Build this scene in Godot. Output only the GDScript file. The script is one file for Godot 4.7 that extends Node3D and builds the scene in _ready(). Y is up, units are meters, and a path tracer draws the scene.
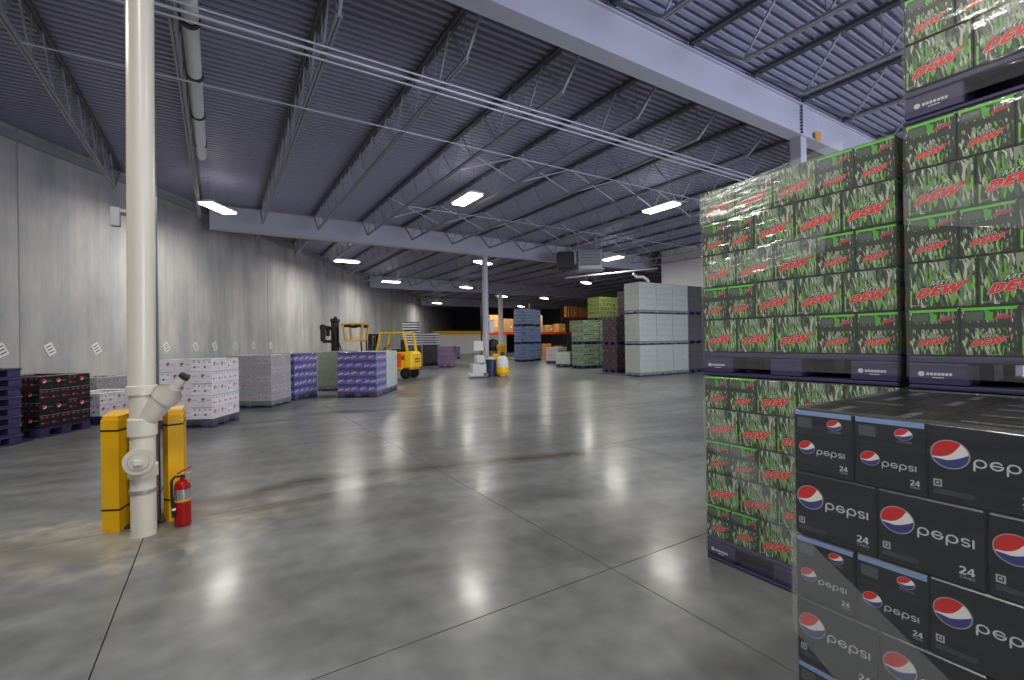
extends Node3D

# Beverage warehouse: polished concrete floor, concrete left wall, open-web joist roof,
# wrapped pallet loads of soda cartons. -Z runs along the roof joists, +X along the girders.

const EYE := Vector3(0, 1.645, 0)
const WALL_P := Vector3(-0.76, 0, -20.4)
const WALL_D := Vector3(0.552, 0, -0.834)
const WALL_AZ := 33.5
const DECK_Y := 6.85
const LAMP_ENERGY := 20.0
const UPLIGHT_ENERGY := 0.45
const DOOR_ENERGY := 30.0
const DAYLIGHT := Color(0.885, 0.91, 1.0)
const LAMP_COLOR := Color(1.0, 0.985, 0.945)

var M := {}
var names_used := {}
var rng := RandomNumberGenerator.new()

# fixtures: x, z, turn in degrees about y, height
const LAMPS := [
	[0.06, -17.0, -33.5, 6.0, "long glowing high-bay lamp close to the concrete wall, above the white cartons"],
	[6.33, -12.45, 0, 6.0, "glowing high-bay lamp in the middle of the main aisle between the two girders"],
	[12.2, -10.2, 0, 6.0, "glowing high-bay lamp over the aisle just past the bolted violet column"],
	[5.72, -25.0, -90, 6.0, "small bright lamp in the second bay above the black-masted forklift"],
	[10.3, -32.1, -90, 6.0, "small bright lamp in the second bay above the white tray stacks"],
	[11.7, -21.3, -60, 5.84, "bright lamp just behind the head of the slim column"],
	[16.6, -33.0, -60, 6.0, "bright lamp in the second bay between the slim column and the yellow-based one"],
	[23.0, -38.1, -60, 6.0, "bright lamp just behind the yellow-based column"],
	[28.0, -38.2, -60, 6.0, "bright lamp over the racks behind the slate blue stacks"],
	[23.3, -26.5, -60, 6.0, "bright lamp hanging below and beyond the unit heater"],
	[17.6, -17.9, 0, 6.0, "bright lamp beside the unit heater, over the maroon stacks"],
	[32.0, -48.6, -60, 6.0, "faint far lamp over the last bay behind the racks"],
	[20.4, -47.7, -60, 6.0, "faint far lamp over the last bay near the white partition"],
	[6.3, -0.5, 0, 6.0, "high-bay lamp over the aisle behind the three-high green stack"],
	[12.2, 0.5, 0, 6.0, "high-bay lamp between the dock doors and the bolted violet column"],
	[-3.6, -6.5, 0, 6.0, "high-bay lamp beside the drain pipe column on the wall side"],
	[-0.6, -1.0, 0, 6.0, "high-bay lamp over the aisle abreast of the dark cola load"],
	[0.5, 4.0, 0, 6.0, "high-bay lamp near the dock doors on the wall side"],
	[17.5, -4.0, 0, 6.0, "high-bay lamp close to the plain white wall"]]


func _ready() -> void:
	rng.seed = 4711
	setup_camera_and_world()
	make_materials()
	build_floor()
	build_walls()
	build_roof()
	build_lamps()
	build_near_loads()
	build_column_corner()
	build_left_row()
	build_middle()
	build_right_stacks()
	build_back()
	build_small_things()


func setup_camera_and_world() -> void:
	var cam := Camera3D.new()
	cam.name = "camera"
	cam.projection = Camera3D.PROJECTION_PERSPECTIVE
	cam.keep_aspect = Camera3D.KEEP_HEIGHT
	cam.fov = rad_to_deg(2.0 * atan(340.0 / 467.165))
	cam.near = 0.05
	cam.far = 200.0
	var yaw := deg_to_rad(32.204)
	var pit := deg_to_rad(0.0675)
	var rol := deg_to_rad(-0.8624)
	var f := Vector3(sin(yaw) * cos(pit), sin(pit), -cos(yaw) * cos(pit))
	var r := Vector3(cos(yaw), 0, sin(yaw))
	var u := r.cross(f)
	var r2 := r * cos(rol) + u * sin(rol)
	var u2 := r2.cross(f)
	cam.transform = Transform3D(Basis(r2, u2, -f), EYE)
	add_child(cam)
	cam.current = true
	var e := Environment.new()
	e.background_mode = Environment.BG_COLOR
	e.background_color = Color(0, 0, 0)
	e.tonemap_mode = Environment.TONE_MAPPER_LINEAR
	e.tonemap_exposure = 1.0
	e.sdfgi_enabled = true
	e.ssao_enabled = true
	e.ssil_enabled = true
	var w := WorldEnvironment.new()
	w.name = "environment"
	w.environment = e
	add_child(w)


# ------------------------------------------------------------------ node helpers
func numbered(called: String) -> String:
	if not names_used.has(called):
		names_used[called] = 0
		return called
	names_used[called] += 1
	return "%s_%03d" % [called, names_used[called]]


func thing(called: String, label: String, category: String, at := Vector3.ZERO, turn := 0.0, group := "") -> Node3D:
	var o := Node3D.new()
	o.name = numbered(called)
	add_child(o, true)
	o.position = at
	o.rotation.y = deg_to_rad(turn)
	tag(o, label, category, group)
	return o


func tag(o: Node, label: String, category: String, group := "") -> void:
	o.set_meta("label", label)
	o.set_meta("category", category)
	if group != "":
		o.set_meta("group", group)


func inst(called: String, mesh: Mesh, mat: Material, parent: Node, at := Vector3.ZERO, basis := Basis()) -> MeshInstance3D:
	var o := MeshInstance3D.new()
	o.mesh = mesh
	o.material_override = mat
	o.cast_shadow = GeometryInstance3D.SHADOW_CASTING_SETTING_ON
	if parent == self:
		o.name = numbered(called)
	else:
		o.name = called
	parent.add_child(o, true)
	o.transform = Transform3D(basis, at)
	return o


func structure(called: String, mesh: Mesh, mat: Material, label: String, category: String, at := Vector3.ZERO, basis := Basis()) -> MeshInstance3D:
	var o := inst(called, mesh, mat, self, at, basis)
	o.set_meta("kind", "structure")
	tag(o, label, category)
	return o


func copy_of(o: Node3D, label: String, at: Vector3, turn: float, group := "") -> Node3D:
	var c: Node3D = o.duplicate()
	var base_name := String(o.name)
	var re := RegEx.create_from_string("_\\d{3}$")
	c.name = numbered(re.sub(base_name, ""))
	add_child(c, true)
	c.position = at
	c.rotation = Vector3(0, deg_to_rad(turn), 0)
	c.set_meta("label", label)
	if group != "":
		c.set_meta("group", group)
	return c


# ------------------------------------------------------------------ mesh helpers
func new_st() -> SurfaceTool:
	var st := SurfaceTool.new()
	st.begin(Mesh.PRIMITIVE_TRIANGLES)
	return st


# corners counter-clockwise seen from outside
func quad(st: SurfaceTool, a: Vector3, b: Vector3, c: Vector3, d: Vector3, uv := Rect2(0, 0, 1, 1)) -> void:
	var n := (b - a).cross(c - a)
	if n.length() < 1e-12:
		n = (c - a).cross(d - a)
	n = n.normalized()
	var u := [Vector2(uv.position.x, uv.end.y), uv.end, Vector2(uv.end.x, uv.position.y), uv.position]
	var p := [a, b, c, d]
	for k in [0, 2, 1, 0, 3, 2]:
		st.set_normal(n)
		st.set_uv(u[k])
		st.add_vertex(p[k])


func tri(st: SurfaceTool, a: Vector3, b: Vector3, c: Vector3) -> void:
	var n := (b - a).cross(c - a).normalized()
	for p in [a, c, b]:
		st.set_normal(n)
		st.set_uv(Vector2(p.x, p.y))
		st.add_vertex(p)


# bevelled box, transformed by t; uvs: [wide z faces, narrow x faces, top] rects or empty
func add_box(st: SurfaceTool, size: Vector3, t := Transform3D(), b := 0.0, uvs := []) -> void:
	var h := size * 0.5
	b = minf(b, minf(h.x, minf(h.y, h.z)) * 0.9)
	var q := h - Vector3(b, b, b)
	var full := Rect2(0, 0, 1, 1)
	var uz: Rect2 = uvs[0] if uvs else full
	var ux: Rect2 = uvs[1] if uvs else full
	var uy: Rect2 = uvs[2] if uvs else full
	var edge := Rect2(uz.position + Vector2(0.004, 0.4), Vector2(0.002, 0.1)) if uvs else full
	for s in [1.0, -1.0]:
		quad(st, t * Vector3(-q.x * s, -q.y, h.z * s), t * Vector3(q.x * s, -q.y, h.z * s), t * Vector3(q.x * s, q.y, h.z * s), t * Vector3(-q.x * s, q.y, h.z * s), uz)
		quad(st, t * Vector3(h.x * s, -q.y, q.z * s), t * Vector3(h.x * s, -q.y, -q.z * s), t * Vector3(h.x * s, q.y, -q.z * s), t * Vector3(h.x * s, q.y, q.z * s), ux)
		quad(st, t * Vector3(-q.x * s, h.y * s, q.z), t * Vector3(q.x * s, h.y * s, q.z), t * Vector3(q.x * s, h.y * s, -q.z), t * Vector3(-q.x * s, h.y * s, -q.z), uy)
	if b <= 0.0:
		return
	for s in [1.0, -1.0]:
		for r in [1.0, -1.0]:
			var e := [Vector3(h.x * s, -q.y, q.z * r), Vector3(h.x * s, q.y, q.z * r), Vector3(q.x * s, q.y, h.z * r), Vector3(q.x * s, -q.y, h.z * r)]
			if s * r > 0:
				e.reverse()
			# outward orientation check
			_edge(st, t, e, Vector3(s, 0, r), edge)
			_edge(st, t, [Vector3(-q.x, h.y * s, q.z * r), Vector3(q.x, h.y * s, q.z * r), Vector3(q.x, q.y * s, h.z * r), Vector3(-q.x, q.y * s, h.z * r)], Vector3(0, s, r), edge)
			_edge(st, t, [Vector3(h.x * s, q.y * r, -q.z), Vector3(h.x * s, q.y * r, q.z), Vector3(q.x * s, h.y * r, q.z), Vector3(q.x * s, h.y * r, -q.z)], Vector3(s, r, 0), edge)
			for w in [1.0, -1.0]:
				var a := Vector3(h.x * s, q.y * r, q.z * w)
				var c := Vector3(q.x * s, h.y * r, q.z * w)
				var d := Vector3(q.x * s, q.y * r, h.z * w)
				if (c - a).cross(d - a).dot(Vector3(s, r, w)) > 0:
					tri(st, t * a, t * c, t * d)
				else:
					tri(st, t * a, t * d, t * c)


func _edge(st: SurfaceTool, t: Transform3D, e: Array, out: Vector3, uv: Rect2) -> void:
	var n: Vector3 = (e[1] - e[0]).cross(e[2] - e[0])
	if n.dot(out) < 0:
		e = [e[3], e[2], e[1], e[0]]
	quad(st, t * e[0], t * e[1], t * e[2], t * e[3], uv)


func box_mesh(size: Vector3, b := 0.0, uvs := []) -> ArrayMesh:
	var st := new_st()
	add_box(st, size, Transform3D(), b, uvs)
	return st.commit()


func frame_for(dir: Vector3) -> Basis:
	var z := dir.normalized()
	var x := Vector3.UP.cross(z)
	if x.length() < 1e-3:
		x = Vector3.RIGHT
	x = x.normalized()
	return Basis(x, z.cross(x), z)


# rectangular bar from a to b, w across, h in the up sense
func add_bar(st: SurfaceTool, a: Vector3, b: Vector3, w: float, h: float, bevel := 0.0) -> void:
	add_box(st, Vector3(w, h, a.distance_to(b)), Transform3D(frame_for(b - a), (a + b) * 0.5), bevel)


func bar_mesh(a: Vector3, b: Vector3, w: float, h: float, bevel := 0.0) -> ArrayMesh:
	var st := new_st()
	add_bar(st, a, b, w, h, bevel)
	return st.commit()


# round tube through points with radii (smooth around), capped
func add_tube(st: SurfaceTool, pts: Array, radii: Array, n := 12) -> void:
	var rings := []
	var last := Basis()
	for i in pts.size():
		var d: Vector3
		if i == 0:
			d = pts[1] - pts[0]
		elif i == pts.size() - 1:
			d = pts[i] - pts[i - 1]
		else:
			d = (pts[i + 1] - pts[i]).normalized() + (pts[i] - pts[i - 1]).normalized()
		if d.length() < 1e-6:
			d = last.z
		var f := frame_for(d)
		if i > 0:
			var z := d.normalized()
			var x := (last.x - z * last.x.dot(z)).normalized()
			f = Basis(x, z.cross(x), z)
		last = f
		var ring := []
		for k in n:
			var a := TAU * k / n
			var o := f.x * cos(a) + f.y * sin(a)
			ring.append([pts[i] + o * radii[i], o])
		rings.append(ring)
	for i in pts.size() - 1:
		for k in n:
			var k2 := (k + 1) % n
			var c := [rings[i][k], rings[i][k2], rings[i + 1][k2], rings[i + 1][k]]
			if c[0][0].distance_to(c[2][0]) < 1e-7:
				continue
			for j in [0, 2, 1, 0, 3, 2]:
				st.set_normal(c[j][1])
				st.set_uv(Vector2(float(k) / n, float(i)))
				st.add_vertex(c[j][0])
	for e in [0, pts.size() - 1]:
		if radii[e] > 0.0:
			for k in range(1, n - 1):
				if e == 0:
					tri(st, rings[e][0][0], rings[e][k + 1][0], rings[e][k][0])
				else:
					tri(st, rings[e][0][0], rings[e][k][0], rings[e][k + 1][0])


func tube_mesh(pts: Array, r: Variant, n := 12) -> ArrayMesh:
	var radii: Array = []
	if r is Array:
		radii = r
	else:
		for p in pts:
			radii.append(r)
	var st := new_st()
	add_tube(st, pts, radii, n)
	return st.commit()


# lathe about y: profile of Vector2(radius, y), flat-ish normals along profile, smooth around
func add_lathe(st: SurfaceTool, prof: Array, n := 24, t := Transform3D()) -> void:
	for i in prof.size() - 1:
		var p: Vector2 = prof[i]
		var q: Vector2 = prof[i + 1]
		var d := q - p
		if d.length() < 1e-7:
			continue
		var nn := Vector2(d.y, -d.x).normalized()
		for k in n:
			var a := TAU * k / n
			var b := TAU * (k + 1) / n
			var pa := Vector3(cos(a), 0, sin(a))
			var pb := Vector3(cos(b), 0, sin(b))
			var c := [pa * p.x + Vector3.UP * p.y, pb * p.x + Vector3.UP * p.y, pb * q.x + Vector3.UP * q.y, pa * q.x + Vector3.UP * q.y]
			var ns := [pa * nn.x + Vector3.UP * nn.y, pb * nn.x + Vector3.UP * nn.y, pb * nn.x + Vector3.UP * nn.y, pa * nn.x + Vector3.UP * nn.y]
			for j in [0, 1, 2, 0, 2, 3]:
				st.set_normal((t.basis * ns[j]).normalized())
				st.set_uv(Vector2(float(k + (1 if j == 1 or j == 2 else 0)) / n, float(i)))
				st.add_vertex(t * c[j])


func lathe_mesh(prof: Array, n := 24, t := Transform3D()) -> ArrayMesh:
	var st := new_st()
	add_lathe(st, prof, n, t)
	return st.commit()


# vertical prism over a plan polygon (x, z)
func prism_mesh(plan: Array, y0: float, y1: float) -> ArrayMesh:
	var st := new_st()
	var poly := PackedVector2Array(plan)
	if Geometry2D.is_polygon_clockwise(poly):
		poly.reverse()
	var n := poly.size()
	for i in n:
		var a := poly[i]
		var b := poly[(i + 1) % n]
		quad(st, Vector3(b.x, y0, b.y), Vector3(a.x, y0, a.y), Vector3(a.x, y1, a.y), Vector3(b.x, y1, b.y))
	var idx := Geometry2D.triangulate_polygon(poly)
	for i in range(0, idx.size(), 3):
		var p := [poly[idx[i]], poly[idx[i + 1]], poly[idx[i + 2]]]
		var up := [Vector3(p[0].x, y1, p[0].y), Vector3(p[1].x, y1, p[1].y), Vector3(p[2].x, y1, p[2].y)]
		var dn := [Vector3(p[0].x, y0, p[0].y), Vector3(p[1].x, y0, p[1].y), Vector3(p[2].x, y0, p[2].y)]
		if (up[1] - up[0]).cross(up[2] - up[0]).y < 0:
			up = [up[0], up[2], up[1]]
		if (dn[1] - dn[0]).cross(dn[2] - dn[0]).y > 0:
			dn = [dn[0], dn[2], dn[1]]
		tri(st, up[0], up[1], up[2])
		tri(st, dn[0], dn[1], dn[2])
	return st.commit()


# ------------------------------------------------------------------ materials
func mat(color: Color, rough := 0.7, metal := 0.0) -> StandardMaterial3D:
	var m := StandardMaterial3D.new()
	m.albedo_color = color
	m.roughness = rough
	m.metallic = metal
	return m


func make_materials() -> void:
	M.steel = mat(Color8(184, 184, 198), 0.55)
	M.steel_col = mat(Color8(104, 104, 108), 0.5)
	M.joist = mat(Color8(152, 151, 160), 0.5, 0.0)
	M.chord_shade = mat(Color8(76, 75, 82), 0.5)  # joist top chords: the shade under the deck is put into this darker colour
	M.deck = mat(Color8(152, 150, 174), 0.42)
	M.dark_steel = mat(Color8(52, 52, 58), 0.5, 0.3)
	M.galv = mat(Color8(170, 172, 178), 0.35, 0.6)
	M.conduit = mat(Color8(205, 205, 215), 0.35, 0.3)
	M.pvc = mat(Color8(213, 207, 195), 0.28)
	M.pvc_white = mat(Color8(222, 222, 226), 0.3)
	M.pvc_cap = mat(Color8(198, 194, 182), 0.4)
	M.yellow = mat(Color8(226, 172, 8), 0.45)
	M.lift_yellow = mat(Color8(250, 200, 20), 0.4)
	M.orange = mat(Color8(250, 90, 20), 0.5)
	M.guard_orange = mat(Color8(214, 160, 66), 0.5)
	M.pane = mat(Color8(225, 232, 245), 0.5)
	M.pane.emission_enabled = true
	M.pane.emission = DAYLIGHT
	M.pane.emission_energy_multiplier = 2.0
	M.black = mat(Color8(18, 18, 20), 0.5)
	M.rubber = mat(Color8(24, 24, 25), 0.85)
	M.red = mat(Color8(160, 12, 18), 0.25)
	M.rack_red = mat(Color8(214, 50, 26), 0.5)
	M.rack_blue = mat(Color8(44, 46, 52), 0.6)
	M.white = mat(Color8(228, 228, 226), 0.5)
	M.paper = mat(Color8(226, 226, 224), 0.8)
	M.ink = mat(Color8(60, 60, 66), 0.8)
	M.chrome = mat(Color8(205, 205, 210), 0.25, 0.9)
	M.pallet = mat(Color8(56, 49, 90), 0.5)
	M.pallet_print = mat(Color8(206, 208, 214), 0.6)
	M.card = mat(Color8(214, 150, 78), 0.85)
	M.card2 = mat(Color8(186, 138, 84), 0.85)
	M.wood = mat(Color8(160, 120, 76), 0.8)
	M.grey_plastic = mat(Color8(196, 202, 200), 0.4)
	M.blue_plastic = mat(Color8(44, 60, 92), 0.4)
	M.office = mat(Color8(226, 222, 222), 0.7)
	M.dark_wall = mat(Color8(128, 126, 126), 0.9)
	M.far_white = mat(Color8(220, 220, 214), 0.7)
	M.tray = mat(Color8(212, 212, 220), 0.6)
	M.tray_dark = mat(Color8(44, 46, 54), 0.6)
	M.lens = mat(Color8(255, 255, 250), 0.4)
	M.lens.emission_enabled = true
	M.lens.emission = LAMP_COLOR
	M.lens.emission_energy_multiplier = 9.0
	M.uplens = mat(Color8(255, 255, 250), 0.4)
	M.uplens.emission_enabled = true
	M.uplens.emission = LAMP_COLOR
	M.uplens.emission_energy_multiplier = 2.0
	var film := mat(Color(0.92, 0.94, 0.95, 0.055), 0.11)
	film.transparency = BaseMaterial3D.TRANSPARENCY_ALPHA
	M.film = film
	var filmc := mat(Color(0.92, 0.94, 0.95, 0.022), 0.15)
	filmc.transparency = BaseMaterial3D.TRANSPARENCY_ALPHA
	M.film_cola = filmc
	var band := mat(Color(0.92, 0.94, 0.95, 0.1), 0.2)
	band.transparency = BaseMaterial3D.TRANSPARENCY_ALPHA
	M.film_band = band
	var filmg := mat(Color(0.78, 0.8, 0.8, 0.3), 0.2)
	filmg.transparency = BaseMaterial3D.TRANSPARENCY_ALPHA
	M.film_grey = filmg
	# concrete wall: vertical form streaks and blotches
	var c := mat(Color8(255, 255, 255), 0.85)
	c.albedo_texture = wall_texture()
	c.uv1_scale = Vector3(1, 1, 1)
	M.concrete = c
	var f := mat(Color8(255, 255, 255), 1.0)
	f.albedo_texture = floor_texture()
	f.roughness = 0.3
	f.metallic_specular = 0.22
	f.clearcoat_enabled = true
	f.clearcoat = 0.11
	f.clearcoat_roughness = 0.14
	f.texture_filter = BaseMaterial3D.TEXTURE_FILTER_LINEAR_WITH_MIPMAPS
	M.floor = f
	M.joint = mat(Color8(46, 45, 44), 0.9)
	build_prints()


func wall_texture() -> ImageTexture:
	var w := 1024
	var h := 512
	var streak := FastNoiseLite.new()
	streak.seed = 21
	streak.frequency = 0.02
	streak.fractal_octaves = 5
	var blot := FastNoiseLite.new()
	blot.seed = 5
	blot.frequency = 0.006
	blot.fractal_octaves = 4
	var fine := FastNoiseLite.new()
	fine.seed = 8
	fine.frequency = 0.09
	var data := PackedByteArray()
	data.resize(w * h * 3)
	var i := 0
	for y in h:
		for x in w:
			var s := streak.get_noise_2d(x * 1.6, y * 0.05)
			var b := blot.get_noise_2d(x, y * 0.7)
			var g := fine.get_noise_2d(x, y * 0.25)
			var v := 174.0 + s * 9.0 + b * 24.0 + g * 6.0
			var warm := b * 4.0 + s * 3.0
			data[i] = clampi(int(v + 1 + warm), 0, 255)
			data[i + 1] = clampi(int(v), 0, 255)
			data[i + 2] = clampi(int(v - warm), 0, 255)
			i += 3
	return ImageTexture.create_from_image(Image.create_from_data(w, h, false, Image.FORMAT_RGB8, data))


const FLOOR_X0 := -9.0
const FLOOR_Z0 := -24.0
const FLOOR_SPAN := 27.0


# polished concrete: cloudy mottling, trowel sweeps, tyre tracks and dust that forklifts leave round the column
func floor_texture() -> ImageTexture:
	var w := 1280
	var cloud := FastNoiseLite.new()
	cloud.seed = 3
	cloud.frequency = 0.55
	cloud.fractal_octaves = 5
	var fine := FastNoiseLite.new()
	fine.seed = 17
	fine.frequency = 3.5
	fine.fractal_octaves = 4
	var sweep := FastNoiseLite.new()
	sweep.seed = 31
	sweep.frequency = 0.7
	sweep.fractal_octaves = 4
	# tracks: polylines of (x, z), half width, strength, colour shift (r,g,b)
	var tracks := [
		[[Vector2(-0.22, -5.94), Vector2(0.14, -5.84), Vector2(0.81, -6.06), Vector2(1.36, -5.97), Vector2(1.97, -5.87), Vector2(3.0, -5.62), Vector2(4.4, -5.2)], 0.24, Vector3(-44, -52, -60)],
		[[Vector2(-0.25, -5.61), Vector2(0.25, -5.33), Vector2(0.91, -5.35), Vector2(1.7, -5.3)], 0.13, Vector3(-34, -40, -46)],
		[[Vector2(-3.2, -6.6), Vector2(-2.2, -6.0), Vector2(-1.3, -5.3), Vector2(-0.9, -4.9)], 0.22, Vector3(-32, -33, -33)],
		[[Vector2(-2.6, -7.6), Vector2(-1.7, -6.9), Vector2(-1.0, -6.2)], 0.2, Vector3(-18, -18, -18)],
		[[Vector2(-0.45, -4.8), Vector2(-0.2, -4.3), Vector2(-0.25, -3.9)], 0.16, Vector3(-20, -22, -24)],
	]
	var data := PackedByteArray()
	data.resize(w * w * 3)
	var i := 0
	for y in w:
		var z := FLOOR_Z0 + (y + 0.5) / w * FLOOR_SPAN
		for x in w:
			var px := FLOOR_X0 + (x + 0.5) / w * FLOOR_SPAN
			var c := cloud.get_noise_2d(px, z)
			var f := fine.get_noise_2d(px, z)
			var s := sweep.get_noise_2d(px * 0.35 + z * 0.2, z * 2.2 - px * 0.4)
			var v := 113.0 + c * 14.0 + f * 15.0 + s * 19.0
			var r := v - 1.0
			var g := v + 1.0 + c * 1.5
			var b := v + 2.0
			if px > -4.0 and px < 5.4 and z < -3.2 and z > -8.2:
				var p := Vector2(px + f * 0.12, z + s * 0.1)
				var d := Vector2((p.x + 0.55) / 1.25, (p.y + 5.25) / 0.75).length()
				if d < 1.2:
					var k := clampf((1.15 - d + c * 0.5 + f * 0.7) * 1.3, 0.0, 1.0)
					r += 28.0 * k
					g += 22.0 * k
					b += 10.0 * k
				for t in tracks:
					var best := 9.0
					var line: Array = t[0]
					for j in line.size() - 1:
						best = minf(best, p.distance_to(Geometry2D.get_closest_point_to_segment(p, line[j], line[j + 1])))
					var hw: float = t[1]
					if best < hw:
						var k2 := (1.0 - best / hw) * clampf(0.75 + f * 1.2 + s * 0.9, 0.0, 1.2)
						var sh: Vector3 = t[2]
						r += sh.x * k2
						g += sh.y * k2
						b += sh.z * k2
			data[i] = clampi(int(r), 0, 255)
			data[i + 1] = clampi(int(g), 0, 255)
			data[i + 2] = clampi(int(b), 0, 255)
			i += 3
	return ImageTexture.create_from_image(Image.create_from_data(w, w, false, Image.FORMAT_RGB8, data))


# ------------------------------------------------------------------ carton prints
func fill_poly(img: Image, pts: Array, col: Color) -> void:
	var y0 := 1e9
	var y1 := -1e9
	for p in pts:
		y0 = minf(y0, p.y)
		y1 = maxf(y1, p.y)
	var n := pts.size()
	var w := img.get_width()
	for y in range(maxi(0, int(floor(y0))), mini(img.get_height(), int(ceil(y1)) + 1)):
		var yc := y + 0.5
		var xs := []
		for i in n:
			var a: Vector2 = pts[i]
			var b: Vector2 = pts[(i + 1) % n]
			if (a.y <= yc) != (b.y <= yc):
				xs.append(a.x + (yc - a.y) / (b.y - a.y) * (b.x - a.x))
		xs.sort()
		for k in range(0, xs.size() - 1, 2):
			var xa := clampi(int(round(xs[k])), 0, w)
			var xb := clampi(int(round(xs[k + 1])), 0, w)
			if xb > xa:
				img.fill_rect(Rect2i(xa, y, xb - xa, 1), col)


func fill_disc(img: Image, c: Vector2, r: Vector2, col: Color) -> void:
	var pts := []
	for k in 20:
		pts.append(c + Vector2(cos(TAU * k / 20) * r.x, sin(TAU * k / 20) * r.y))
	fill_poly(img, pts, col)


func stroke(img: Image, pts: Array, th: float, col: Color) -> void:
	for i in pts.size() - 1:
		var a: Vector2 = pts[i]
		var b: Vector2 = pts[i + 1]
		var n := (b - a).orthogonal().normalized() * th * 0.5
		fill_poly(img, [a + n, b + n, b - n, a - n], col)
	for p in pts:
		fill_disc(img, p, Vector2(th, th) * 0.5, col)


func arc_pts(c: Vector2, r: Vector2, a0: float, a1: float, n := 14) -> Array:
	var out := []
	for k in n + 1:
		var a := deg_to_rad(lerpf(a0, a1, float(k) / n))
		out.append(c + Vector2(cos(a) * r.x, sin(a) * r.y))
	return out


# rounded lower-case word, x height h at p (top left of the letters)
func soft_word(img: Image, p: Vector2, h: float, col: Color) -> void:
	var th := h * 0.2
	var x := p.x
	for ch in "pepsi":
		var c := Vector2(x + h * 0.52, p.y + h * 0.5)
		if ch == "p":
			stroke(img, arc_pts(c, Vector2(h, h) * 0.5, 0, 360, 20), th, col)
			stroke(img, [Vector2(x, p.y + h * 0.5), Vector2(x, p.y + h * 1.5)], th, col)
			x += h * 1.42
		elif ch == "e":
			stroke(img, arc_pts(c, Vector2(h, h) * 0.5, -360, -40, 20), th, col)
			stroke(img, [Vector2(x, p.y + h * 0.5), Vector2(x + h * 1.02, p.y + h * 0.5)], th, col)
			x += h * 1.42
		elif ch == "s":
			stroke(img, arc_pts(Vector2(x + h * 0.34, p.y + h * 0.26), Vector2(h * 0.34, h * 0.25), -30, -270, 12), th, col)
			stroke(img, arc_pts(Vector2(x + h * 0.34, p.y + h * 0.76), Vector2(h * 0.34, h * 0.25), -90, 150, 12), th, col)
			x += h * 1.05
		else:
			stroke(img, [Vector2(x, p.y), Vector2(x, p.y + h)], th, col)


# the round red, white and blue emblem
func globe(img: Image, c: Vector2, r: Vector2, ring := true) -> void:
	if ring:
		fill_disc(img, c, r * 1.09, Color8(150, 152, 160))
	for y in range(int(c.y - r.y), int(c.y + r.y) + 1):
		for x in range(int(c.x - r.x), int(c.x + r.x) + 1):
			var u := (x + 0.5 - c.x) / r.x
			var v := -(y + 0.5 - c.y) / r.y
			if u * u + v * v > 1.0 or x < 0 or y < 0 or x >= img.get_width() or y >= img.get_height():
				continue
			var fr := -0.27 + 1.02 * pow(clampf((u + 0.95) / 1.5, 0.0, 1.4), 3.0)
			var fb := -0.45 + (0.55 * pow(maxf(0.0, (u + 0.2) / 1.2), 1.5) if u > -0.2 else 0.12 * -(u + 0.2))
			var col := Color8(232, 232, 232)
			if v > fr:
				col = Color8(206, 22, 24)
			elif v < fb:
				col = Color8(46, 48, 128)
			img.set_pixel(x, y, col)


func text_tris(text: String, bold := true) -> Array:
	var f := SystemFont.new()
	f.font_names = PackedStringArray(["Droid Sans"])
	f.font_weight = 700 if bold else 400
	var tm := TextMesh.new()
	tm.font = f
	tm.text = text
	tm.font_size = 64
	tm.pixel_size = 1.0 / 64.0
	tm.depth = 0.0
	tm.curve_step = 3.0
	tm.horizontal_alignment = HORIZONTAL_ALIGNMENT_LEFT
	var arr := tm.get_mesh_arrays()
	var v: PackedVector3Array = arr[Mesh.ARRAY_VERTEX]
	var ix: Variant = arr[Mesh.ARRAY_INDEX]
	var out := []
	var lo := Vector2(1e9, 1e9)
	var hi := Vector2(-1e9, -1e9)
	for p in v:
		lo = lo.min(Vector2(p.x, p.y))
		hi = hi.max(Vector2(p.x, p.y))
	var count: int = ix.size() if ix != null and ix.size() > 0 else v.size()
	for k in count:
		var p2: Vector3 = v[ix[k]] if ix != null and ix.size() > 0 else v[k]
		out.append(Vector2((p2.x - lo.x) / (hi.x - lo.x), 1.0 - (p2.y - lo.y) / (hi.y - lo.y)))
	return out


# text into a parallelogram: origin top left, across, down
func put_text(img: Image, tris: Array, o: Vector2, ax: Vector2, ay: Vector2, col: Color, grow := 0.0) -> void:
	for k in range(0, tris.size() - 2, 3):
		var t := []
		for j in 3:
			var p: Vector2 = tris[k + j]
			t.append(o + ax * p.x + ay * p.y)
		if grow > 0.0:
			stroke(img, [t[0], t[1], t[2], t[0]], grow, col)
		fill_poly(img, t, col)


func print_mat(img: Image, rough := 0.4) -> StandardMaterial3D:
	var m := mat(Color(1, 1, 1), rough)
	m.albedo_texture = ImageTexture.create_from_image(img)
	m.texture_filter = BaseMaterial3D.TEXTURE_FILTER_LINEAR_WITH_MIPMAPS
	return m


func fine_lines(img: Image, r: Rect2i, rows: int, col: Color) -> void:
	var step := float(r.size.y) / rows
	for k in rows:
		var x := r.position.x
		var y := r.position.y + int(k * step)
		while x < r.end.x:
			var w := rng.randi_range(3, 14)
			img.fill_rect(Rect2i(x, y, mini(w, r.end.x - x), maxi(1, int(step * 0.55))), col)
			x += w + rng.randi_range(2, 4)


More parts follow.
